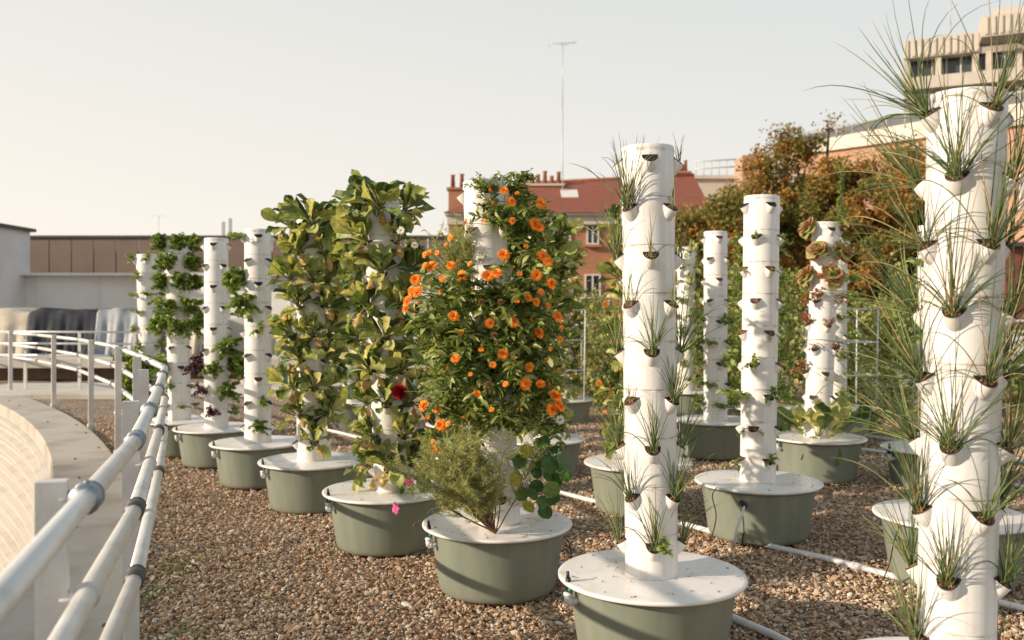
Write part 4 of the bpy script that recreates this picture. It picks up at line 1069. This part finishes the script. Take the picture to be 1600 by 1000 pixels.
tree('broadleaf_tree', 5.4, 23, [lob(1110, 360, 23, 60, 50, 1.2), lob(1150, 340, 23.3, 45, 38), lob(1075, 385, 23, 35, 50), lob(1120, 440, 22.6, 70, 60, 1.3), lob(1165, 420, 22.6, 40, 60)], 42000, 'lower olive-green tree right of the central chive tower', 'olive')
tree('broadleaf_tree', 9.9, 23, [lob(1380, 320, 23, 60, 60, 1.3), lob(1360, 400, 22.6, 70, 70, 1.3), lob(1415, 270, 23.5, 45, 35), lob(1430, 370, 22.8, 50, 80, 1.2), lob(1340, 275, 23.5, 35, 25), lob(1400, 460, 22.4, 70, 50, 1.2)], 56000, 'rust-brown tree behind the left blades of the closest chives', 'rust')

# ------------------------------------------------------------------ back parapet and railing at right
mb = MB(); PW = 16.2
box(mb, (10.3, PW, .27), (9.6, .25, .54), 0, bev=.01); box(mb, (10.3, PW, .56), (9.7, .34, .05), 0, bev=.01)
tag(mb.build('parapet_wall', M['wallwhite']), 'low white parapet wall across the back right of the terrace', 'wall')
def straight_rail(x0, y0, x1, y1, hs, n, lab, r=.02):
    rt = empty('guard_railing', (x0, y0, 0)); tag(rt, lab, 'railing', 'straight guard railings at the terrace edge')
    for h in hs:
        q = MB(); tube(q, [(0, 0, h), (x1-x0, y1-y0, h)], r, 8); q.build('rail', M['rail'], rt)
    for k in range(n):
        s = k / (n - 1); q = MB(); box(q, ((x1-x0)*s, (y1-y0)*s, max(hs)/2), (.05, .03, max(hs))); q.build('post', M['post'], rt)
straight_rail(5.5, 17, 15, 17, (1.23, 1.01, .79), 7, 'white horizontal railing behind the closest chives at the right', .022)
straight_rail(.4, 17.5, 5.3, 17.5, (1.23, 1.01, .79), 4, 'white horizontal railing behind the central towers', .022)
straight_rail(-9.4, 15.6, -6.4, 15.2, (1.06, .86, .66), 4, 'grey railing in front of the tarps at the far left', .018)
straight_rail(-9.6, 20, -6.6, 20, (1.08, .88, .68), 4, 'pale railing beyond the tarps at the left', .02)

# ------------------------------------------------------------------ left background
mb = MB(); box(mb, (-5.9, 18.9, .13), (13, .9, .26), 0, bev=.01)
o = mb.build('stone_ledge', M['brownface']); tag(o, 'low brown-faced ledge with pale slab on top, below the tarps', 'ledge')
q = MB(); box(q, (-5.9, 18.75, .36), (13.1, 1.3, .20), 0, bev=.01); q.build('ledge_slab', M['stone'], o)
mb = MB(); box(mb, (-6.2, 15.6, .03), (6.2, 2.2, .10), 0, bev=.01)
tag(mb.build('concrete_apron', M['stone']), 'flat pale concrete apron beyond the curved railing', 'slab')
# tarps draped over stacks
def tarp(x0, x1, y, h, m, lab):
    nx_, nz_ = 40, 14; V = []
    for i in range(nx_ + 1):
        for j in range(nz_ + 1):
            u = i / nx_; v = j / nz_
            x = x0 + (x1 - x0) * u; topz = h - .05 * math.sin(u * 9 + x0) ** 2 - .04 * u
            if v < .3:
                yy = y + 1.2 * (1 - v / .3); z = topz - .03 * math.sin(u * 14 + v * 5)
            else:
                w = (v - .3) / .7; yy = y - .22 * w + .06 * math.sin(u * 22 + 2.2 * w + x0) * w + .03 * math.sin(u * 51) * w; z = topz * (1 - w) + .30 * w
            V.append((x, yy, z))
    mb = MB(); k = nz_ + 1; mb.add(V, [(i*k+j, (i+1)*k+j, (i+1)*k+j+1, i*k+j+1) for i in range(nx_) for j in range(nz_)])
    o = mb.build('draped_tarp', m); md = o.modifiers.new('thick', 'SOLIDIFY'); md.thickness = .02
    tag(o, lab, 'tarp', 'tarps draped over stacks at the far left')
tarp(-13.5, -10.75, 20.0, 1.48, M['tarp_beige'], 'pale beige tarp at the left picture edge')
tarp(-10.75, -9.2, 20.0, 1.47, M['tarp_dark'], 'dark charcoal tarp draped over a stack at the far left')
tarp(-9.2, -7.75, 19.9, 1.47, M['tarp_light'], 'light blue-grey tarp right of the dark one')
tarp(-7.75, -6.9, 20.1, 1.35, M['tarp_beige'], 'sunlit beige cover right of the tarps')
mb = MB(); box(mb, (-10, 22.0, .6), (8, 1.6, 1.25)); tag(mb.build('stacked_crates', M['stone']), 'pale stack hidden beneath the draped tarps', 'stack')
# white wall with brown cladding
mb = MB(); box(mb, (-9.5, 28.5, -5.0), (17, .5, 15.1)); box(mb, (-9.5, 28.3, 2.56), (17.1, .9, .08))
for k in range(8):
    x = -17 + k * 2.0; box(mb, (x, 28.235, 1.2), (.05, .03, 2.6))
tag(mb.build('roof_wall', M['wallwhite']), 'long plain white wall beneath the brown cladding', 'wall')
root = empty('clad_screen', (-9, 30.2, 0)); tag(root, 'long brown panelled screen above the white wall at left', 'screen')
mb = MB(); box(mb, (0, 0, -4.2), (15.6, .3, 15.2)); mb.build('backing', M['darkcap'], root)
for k in range(21):
    mb = MB(); box(mb, (-7.6 + k * .745, -.2, 3.05), (.715, .06, 1.6), bev=.005); mb.build('panel', M['cladding'], root)
mb = MB(); box(mb, (0, -.05, 3.9), (15.8, .5, .07)); mb.build('cap', M['darkcap'], root)
root = empty('white_building', (-18.6, 27.5, -12)); tag(root, 'white rendered building corner with dark roof edge at the left picture edge', 'building')
mb = MB(); box(mb, (0, 0, 7.98), (6.6, 1.9, 15.9)); mb.build('wall', M['wallwhite'], root)
mb = MB(); box(mb, (0.05, 0, 15.97), (6.8, 2.1, .10)); mb.build('roof', M['darkcap'], root)
# unseen tall block, added on the sun side only to shade the railing gravel
SUN_AZ, SUN_EL = 72, 20       # degrees to the left of straight-behind-the-camera, elevation
sh = np.array([-math.sin(R(SUN_AZ)), -math.cos(R(SUN_AZ))]); D_ = 78.0
def far_pt(x, y, extra=0): return (x + sh[0] * (D_ + extra), y + sh[1] * (D_ + extra))
pa, pb_ = far_pt(-4.0, 8.3), far_pt(-4.0 + .6*60, 8.3 - .8*60); pc, pd = far_pt(-4.0 + .6*60, 8.3 - .8*60, 16), far_pt(-4.0, 8.3, 16)
hh = D_ * math.tan(R(SUN_EL)); root = empty('added_shade_block', (pa[0], pa[1], -12)); tag(root, 'added tall pale block across the pit, unseen, placed to shade the gravel', 'building')
q = MB(); q.add([(p[0]-pa[0], p[1]-pa[1], z) for z in (0, hh + 12) for p in (pa, pb_, pc, pd)], [(0,1,2,3),(7,6,5,4),(0,4,5,1),(1,5,6,2),(2,6,7,3),(3,7,4,0)], smooth=False)
q.build('wall', M['wallwhite'], root)
for fl_ in range(12):
    q = MB(); a_ = np.array([pa[0]-pa[0], 0, 3 + fl_*3.0]); b_ = np.array([pb_[0]-pa[0], pb_[1]-pa[1], 3 + fl_*3.0]); dd_ = (b_-a_)/np.linalg.norm(b_-a_); beam(q, a_+dd_*1.5, b_-dd_*1.5, .3, 1.4); q.build('window_band', M['darkcap'], root)

# antennas
def mast(x, y, z0, z1, r, lab, yagi=True, ys=1.0):
    rt = empty('antenna_mast', (x, y, z0)); tag(rt, lab, 'antenna')
    q = MB(); tube(q, [(0, 0, 0), (0, 0, (z1-z0)*.6)], r*1.3, 6); tube(q, [(0, 0, (z1-z0)*.6), (0, 0, z1 - z0)], r, 6); q.build('mast', M['metal2'], rt)
    if yagi:
        q = MB(); h = z1 - z0; tube(q, [(-.75, 0, h - .05), (.75, 0, h + .02)], r*.7, 5)
        for k in range(7):
            xx = -.72 + k * .22; tube(q, [(xx, -.3, h-.02), (xx, .3, h-.02)], r*.4, 4)
        tube(q, [(-.72, 0, h-.25), (-.72, 0, h+.2)], r*.6, 4); tube(q, [(-.3, 0, h-.12), (.3, 0, h-.10)], r*.5, 4)
        for i_ in range(len(q.v)): q.v[i_] = (q.v[i_] - np.array([0, 0, h])) * ys + np.array([0, 0, h])
        q.build('aerial', M['metal2'], rt)
M['metal2'] = mat('weathered_metal', (.55, .55, .53), rough=.5, metal=.3)
mast((879-800)/F*48, 48, 7.0, EYE + 418/F*48, .024, 'tall thin antenna mast with aerial above the red roof')
mast((248-800)/F*36, 36, 2, EYE + 148/F*36, .012, 'tiny aerial above the brown screen at left', True, .35)
mast((1485-800)/F*60, 60, 18, EYE + 486/F*60, .03, 'thin aerial on the concrete building roof', False)
rt = empty('phone_mast', W(354, 372, 34)); tag(rt, 'small twin-pole mast above the brown screen', 'antenna')
for k, (dx_, h) in enumerate(((-.12, .62), (.14, .75))):
    q = MB(); box(q, (dx_, 0, h/2), (.10, .10, h)); q.build('panel', M['metal2'], rt)

# ------------------------------------------------------------------ buildings at right
def brick_mat(name, c1, c2, mort, sc):
    m = mat(name, c1, rough=.9); N, L = m.node_tree.nodes, m.node_tree.links; b = N['Principled BSDF']
    tc = N.new('ShaderNodeTexCoord'); mp = N.new('ShaderNodeMapping'); mp.inputs['Rotation'].default_value = (R(90), 0, 0)
    br = N.new('ShaderNodeTexBrick'); br.inputs['Scale'].default_value = sc; br.inputs['Color1'].default_value = (*c1, 1); br.inputs['Color2'].default_value = (*c2, 1); br.inputs['Mortar'].default_value = (*mort, 1); br.inputs['Mortar Size'].default_value = .012
    L.new(tc.outputs['Object'], mp.inputs['Vector']); L.new(mp.outputs['Vector'], br.inputs['Vector']); L.new(br.outputs['Color'], b.inputs['Base Color'])
    return m
M['brick'] = brick_mat('orange_brick', (.36, .15, .08), (.42, .19, .10), (.40, .27, .18), 2.2)
M['brick2'] = brick_mat('pale_brick', (.40, .225, .14), (.46, .27, .175), (.45, .33, .24), 2.2)
M['tile'] = mat('red_roof_tiles', (.27, .075, .04), rough=.8, noise=(2.5, (.20, .075, .05), .35, .7, 8), bump=(6, .5))
M['cream'] = mat('cream_stone', (.62, .57, .49), rough=.85, noise=(1, (.54, .49, .42), .4, .7, 6))
M['glass'] = mat('window_glass', (.05, .055, .06), rough=.12)
M['frame'] = mat('window_frame_paint', (.70, .67, .62), rough=.5)
M['pots'] = mat('terracotta', (.36, .13, .07), rough=.85, noise=(3, (.25, .09, .05), .4, .6, 5))
M['conc2'] = mat('tower_block_concrete', (.46, .40, .33), rough=.9, noise=(.7, (.36, .31, .26), .4, .7, 8))
M['conc3'] = mat('tower_block_panel', (.56, .50, .43), rough=.9, noise=(.9, (.46, .41, .35), .4, .7, 8))
M['slate'] = mat('slate_roof', (.12, .125, .13), rough=.6)
def window(rt, cx, y, cz, w, h, blind=0):
    q = MB()
    for dx_ in (-1, 0, 1): box(q, (cx + dx_*(w/2 - .03), y - .04, cz), (.07, .08, h))
    for dz_ in (-1, 1): box(q, (cx, y - .045, cz + dz_*(h/2 - .03)), (w, .09, .07))
    f = q.build('window', M['frame'], rt)
    q = MB(); box(q, (cx, y + .02, cz), (w - .05, .05, h - .05)); q.build('pane', M['glass'], f)
    q = MB(); box(q, (cx, y - .10, cz - h/2 - .08), (w + .3, .28, .12)); q.build('sill', M['brick'], f)
def chimney(rt, x0, x1, y, z0, z1, pots, dep=.9, band=True):
    c = (x0 + x1) / 2; q = MB(); box(q, (c, y, (z0+z1)/2), (x1-x0, dep, z1-z0)); o = q.build('chimney', M['brick'], rt)
    if band:
        q = MB(); box(q, (c, y, z0 + (z1-z0)*.55), (x1-x0+.08, dep+.08, .16)); box(q, (c, y, z1+.05), (x1-x0+.2, dep+.2, .12)); q.build('band', M['cream'], o)
    else:
        q = MB(); box(q, (c, y, z1+.05), (x1-x0+.2, dep+.2, .12)); q.build('band', M['brick'], o)
    for k in range(pots):
        hh = rng.uniform(.45, .8); q = MB(); px = x0 + .2 + (x1-x0-.4)*k/max(1, pots-1)
        lathe(q, [(.13, 0), (.10, hh*.85), (.125, hh*.9), (.125, hh), (.08, hh)], 10, 0, (px, y, z1 + .11)); q.build('chimney_pot', M['pots'], o)
# brick house with red roof. facade plane recedes slightly to the left
root = empty('brick_house', (2, 46, -12)); tag(root, 'orange brick house with red tiled roof behind the marigold and chive towers', 'building')
def BX(px): return (px - 800) / F * 46 - 2
def BZ(py, z=46): return EYE - (py - 485) / F * z + 12
xl, xr = BX(704), BX(1100)
q = MB(); box(q, ((xl+xr)/2, 4, BZ(352)/2), (xr-xl, 8, BZ(352))); q.build('wall', M['brick'], root)
q = MB(); box(q, ((xl+xr)/2, 3.9, BZ(343)), (xr-xl+.3, 8.5, .55)); box(q, ((xl+xr)/2, 3.9, BZ(335)), (xr-xl+.5, 9.0, .18)); q.build('cornice', M['cream'], root)
ez = BZ(334) + .0; rz_ = BZ(334) + 2.3
q = MB(); q.add([(xl-.3,-.7,ez),(xr+.3,-.7,ez),(xr+.3,4,rz_+.25),(xl+3.0,4,rz_-.25),(xl-.3,8.6,ez),(xr+.3,8.6,ez)], [(0,1,2,3),(4,3,2,5),(0,3,4),(1,5,2)], smooth=False)
rf = q.build('roof', M['tile'], root)
q = MB(); tube(q, [(xl+3.0, 4, rz_-.22), (xr+.3, 4, rz_+.28)], .12, 6); q.build('ridge_tiles', M['pots'], rf)
q = MB(); beam(q, (BX(893), 1.1, ez+.94), (BX(893), 2.2, ez+1.48), .9, .12)
o = q.build('skylight', M['frame'], rf); o.rotation_euler = (0, 0, 0)
for px in (748, 800, 845, 882, 926, 1000, 1050): window(root, BX(px), 0, BZ(366), .62 if px != 748 else .6, 1.05)
for px in (748, 800, 845, 882, 926, 1000, 1050): window(root, BX(px), 0, BZ(450), .8, 1.4)
chimney(root, BX(826), BX(884), 3.2, ez + .8, BZ(291, 49), 5)
chimney(root, BX(697), BX(724), 2.2, ez - .8, BZ(297, 48), 2, band=False)
# far chimney stack and white building with guard rail
root = empty('white_terrace_building', (12, 55, -12)); tag(root, 'white walled building with roof guard rail behind the central chive tower', 'building')
def CXp(px): return (px - 800) / F * 55 - 12
def CZ(py): return EYE - (py - 485) / F * 55 + 12
q = MB(); box(q, ((CXp(1040)+CXp(1150))/2, 3, CZ(280)/2), (CXp(1150)-CXp(1040), 6, CZ(280))); q.build('wall', M['cream'], root)
q = MB(); box(q, ((CXp(1040)+CXp(1152))/2, 3, CZ(277)), (CXp(1152)-CXp(1040), 6.4, .22)); q.build('cornice', M['cream'], root)
q = MB()
for h in (.55, 1.0): tube(q, [(CXp(1085), -.1, CZ(276)+h-.1), (CXp(1150), -.1, CZ(276)+h+.05)], .04, 6)
for k in range(6): x = CXp(1087 + k*12); tube(q, [(x, -.1, CZ(276)), (x, -.1, CZ(276)+1.0)], .03, 5)
q.build('guard_rail', M['metal2'], root)
q = MB(); box(q, ((CXp(1146)+CXp(1175))/2, -1.2, CZ(252)/2), (CXp(1175)-CXp(1146), 2, CZ(252))); q.build('brick_bay', M['brick2'], root)
chimney(root, CXp(1057), CXp(1086), 2, CZ(278), CZ(264), 5, band=False)
# long brick building with white cornice rising toward the right (perspective: it comes nearer)
root = empty('long_brick_building', (20, 50, -12)); tag(root, 'long pale brick building with white cornice and slate roof behind the trees', 'building')
def P3(px, py, z):
    w = W(px, py, z); return (w.x - 20, z - 50, w.z + 12)
def slab(zl, zr, pl, pr, ytl, ytr, ybl, ybr, out):
    a = P3(pl, ytl, zl - out); b_ = P3(pr, ytr, zr - out); c_ = P3(pr, ybr, zr - out); d_ = P3(pl, ybl, zl - out)
    a2, b2, c2, d2 = [(p[0]+3, p[1]+8, p[2]) for p in (a, b_, c_, d_)]
    return [a, b_, c_, d_, a2, b2, c2, d2], [(3,2,1,0),(0,1,5,4),(0,4,7,3),(1,2,6,5),(4,5,6,7),(2,3,7,6)]
q = MB(); v, f = slab(55, 36, 1240, 1640, 240, 185, 800, 950, 0); q.add(v, f, smooth=False); q.build('wall', M['brick2'], root)
q = MB(); v, f = slab(55, 36, 1238, 1640, 226, 152, 243, 188, .35); q.add(v, f, smooth=False); q.build('cornice', M['cream'], root)
q = MB(); v, f = slab(56, 37, 1245, 1640, 214, 130, 226, 152, -.6); q.add(v, f, smooth=False); q.build('roof', M['slate'], root)
q = MB(); a = P3(1242, 210, 54.5); b_ = P3(1640, 135, 35.5); tube(q, [a, b_], .035, 5)
for k in range(14):
    s = k/13; p = np.array(a)*(1-s)+np.array(b_)*s; tube(q, [p, p - np.array([0, 0, .7])], .025, 4)
q.build('guard_rail', M['metal2'], root)
for k in range(9):
    s = (k + .5) / 9; px = 1250 + 380*s; zz = 55 - 19*s - .1
    wv = W(px, 300, zz)
    q = MB(); box(q, (wv.x - 20, zz - 50 - .05, wv.z + 12), (.9, .12, 1.5), rz=math.atan2(-19, 13)*0 - .95*0); f = q.build('window', M['frame'], root)
# concrete tower block top right
root = empty('concrete_block', (26.23, 60, -12), R(-24)); tag(root, 'beige concrete office block with dark recessed windows at top right', 'building')
def DX(px):
    k = (px - 800) / F; return (60 * k - 26.23) / (.9135 + .4067 * k)
def DZ(py): return EYE - (py - 485) / F * 59 + 12
x0, x1 = DX(1412), DX(1760)
q = MB(); box(q, ((x0+x1)/2, 7, DZ(150)/2), (x1-x0, 12, DZ(150))); box(q, ((x0+x1)/2, 8.5, (DZ(150)+DZ(60))/2), (x1-x0-.6, 11, DZ(60)-DZ(150)+.2)); q.build('wall', M['conc2'], root)
q = MB()
nrib = 30
box(q, ((x0+DX(1530))/2, .2, (DZ(58)+DZ(88))/2), (DX(1530)-x0, 1.2, DZ(58)-DZ(88)))
box(q, ((DX(1530)+x1)/2, -.6, (DZ(45)+DZ(76))/2), (x1-DX(1530), 2.4, DZ(45)-DZ(76)))
for k in range(nrib):
    x = x0 + (x1-x0)*(k+.5)/nrib; fy = -.45 if x < DX(1530) else -1.85
    box(q, (x, fy, DZ(73 if x < DX(1530) else 60)), (.16, .12, 1.1))
q.build('parapet', M['conc3'], root)
q = MB()
for px in (1416, 1466, 1524, 1545, 1592, 1640, 1700): box(q, (DX(px), .3, (DZ(150)+DZ(88))/2), (.34, 1.0, DZ(88)-DZ(150)))
box(q, ((x0+x1)/2, .0, DZ(130)), (x1-x0, 1.6, .8)); q.build('pier', M['conc3'], root)
q = MB(); box(q, ((x0+x1)/2, 1.2, (DZ(122)+DZ(86))/2), (x1-x0-.8, 1.2, DZ(86)-DZ(122)))
w_ = q.build('window_band', M['glass'], root)
q = MB()
for k in range(18): box(q, (x0+.9+k*.85, .56, (DZ(118)+DZ(88))/2), (.07, .08, DZ(88)-DZ(120)))
q.build('mullions', M['frame'], w_)
q = MB(); box(q, ((DX(1555)+x1)/2, 4, DZ(30)), (x1-DX(1555), 6, DZ(18)-DZ(45))); q.build('penthouse', M['conc3'], root)
# low wall + red panel at right edge
root = empty('red_panel_shed', W(1640, 485, 19)); root.location.z = 0; tag(root, 'rust-red panelled shed with white base at the right picture edge', 'shed')
q = MB(); box(q, (0, .6, 1.9), (1.9, 1.2, 1.75), bev=.01); q.build('wall', mat('rust_panel', (.22, .075, .05), rough=.7, noise=(3, (.17, .06, .04), .4, .7, 5)), root)
q = MB(); box(q, (0, .6, .5), (2.1, 1.5, 1.02), bev=.01); q.build('base', M['wallwhite'], root)
q = MB(); box(q, (0, .6, 2.82), (2.2, 1.6, .09)); q.build('roof', M['darkcap'], root)

# ------------------------------------------------------------------ sky, sun, camera
sc = bpy.context.scene
w = bpy.data.worlds.new('World'); sc.world = w; w.use_nodes = True
N, L = w.node_tree.nodes, w.node_tree.links
bg = N['Background']; sky = N.new('ShaderNodeTexSky'); sky.sky_type = 'NISHITA'; sky.sun_disc = False
sd = Vector((-math.sin(R(SUN_AZ)) * math.cos(R(SUN_EL)), -math.cos(R(SUN_AZ)) * math.cos(R(SUN_EL)), math.sin(R(SUN_EL))))
sky.sun_elevation = R(SUN_EL); sky.sun_rotation = math.atan2(sd.x, sd.y) % (2 * PI)
sky.air_density = 1.0; sky.dust_density = 4.0; sky.ozone_density = 1.0; sky.altitude = 50
geo = N.new('ShaderNodeTexCoord'); sep = N.new('ShaderNodeSeparateXYZ'); L.new(geo.outputs['Generated'], sep.inputs[0])
ramp = N.new('ShaderNodeValToRGB'); e = ramp.color_ramp.elements; e[0].position = 0.0; e[0].color = (9.7, 8.95, 8.0, 1); e[1].position = .36; e[1].color = (7.3, 7.35, 7.05, 1)
e.new(.12); e[1].color = (8.8, 8.35, 7.65, 1); e.new(.55); e[3].color = (4.6, 5.2, 5.6, 1); e.new(1.0); e[4].color = (2.8, 3.5, 4.2, 1)
L.new(sep.outputs['Z'], ramp.inputs['Fac'])
# haze is warmer and brighter toward the sun (left)
mr = N.new('ShaderNodeMapRange'); mr.inputs['From Min'].default_value = -.6; mr.inputs['From Max'].default_value = .6; mr.inputs['To Min'].default_value = 0; mr.inputs['To Max'].default_value = 1
L.new(sep.outputs['X'], mr.inputs['Value'])
tint = N.new('ShaderNodeMix'); tint.data_type = 'RGBA'; tint.inputs['A'].default_value = (1.05, 1.03, 1.01, 1); tint.inputs['B'].default_value = (.90, .93, .96, 1)
L.new(mr.outputs['Result'], tint.inputs['Factor'])
mul = N.new('ShaderNodeMix'); mul.data_type = 'RGBA'; mul.blend_type = 'MULTIPLY'; mul.inputs['Factor'].default_value = 1
L.new(ramp.outputs['Color'], mul.inputs['A']); L.new(tint.outputs['Result'], mul.inputs['B'])
mix = N.new('ShaderNodeMix'); mix.data_type = 'RGBA'; mix.inputs['Factor'].default_value = .88
L.new(sky.outputs['Color'], mix.inputs['A']); L.new(mul.outputs['Result'], mix.inputs['B']); L.new(mix.outputs['Result'], bg.inputs['Color'])
bg.inputs['Strength'].default_value = .10
sun = bpy.data.lights.new('sun', 'SUN'); sun.energy = 5.0; sun.angle = R(.6); sun.color = (1.0, .84, .66)
so = bpy.data.objects.new('sun', sun); col.objects.link(so); so.rotation_euler = (-sd).to_track_quat('-Z', 'Y').to_euler()
cam = bpy.data.cameras.new('camera'); cam.sensor_width = 36; cam.lens = 36 * F / 1600; cam.shift_y = -15 / 1600; cam.clip_end = 5000; cam.clip_start = .05
cam.dof.use_dof = True; cam.dof.focus_distance = 3.75; cam.dof.aperture_fstop = 3.2
cobj = bpy.data.objects.new('camera', cam); col.objects.link(cobj); cobj.location = (0, 0, EYE); cobj.rotation_euler = (R(90), 0, 0)
sc.camera = cobj
sc.view_settings.view_transform = 'Standard'; sc.view_settings.look = 'None'; sc.view_settings.exposure = .22; sc.view_settings.gamma = 1
sc.cycles.use_denoising = True
sc.cycles.max_bounces = 6; sc.cycles.diffuse_bounces = 3; sc.cycles.glossy_bounces = 2; sc.cycles.transmission_bounces = 3; sc.cycles.transparent_max_bounces = 4
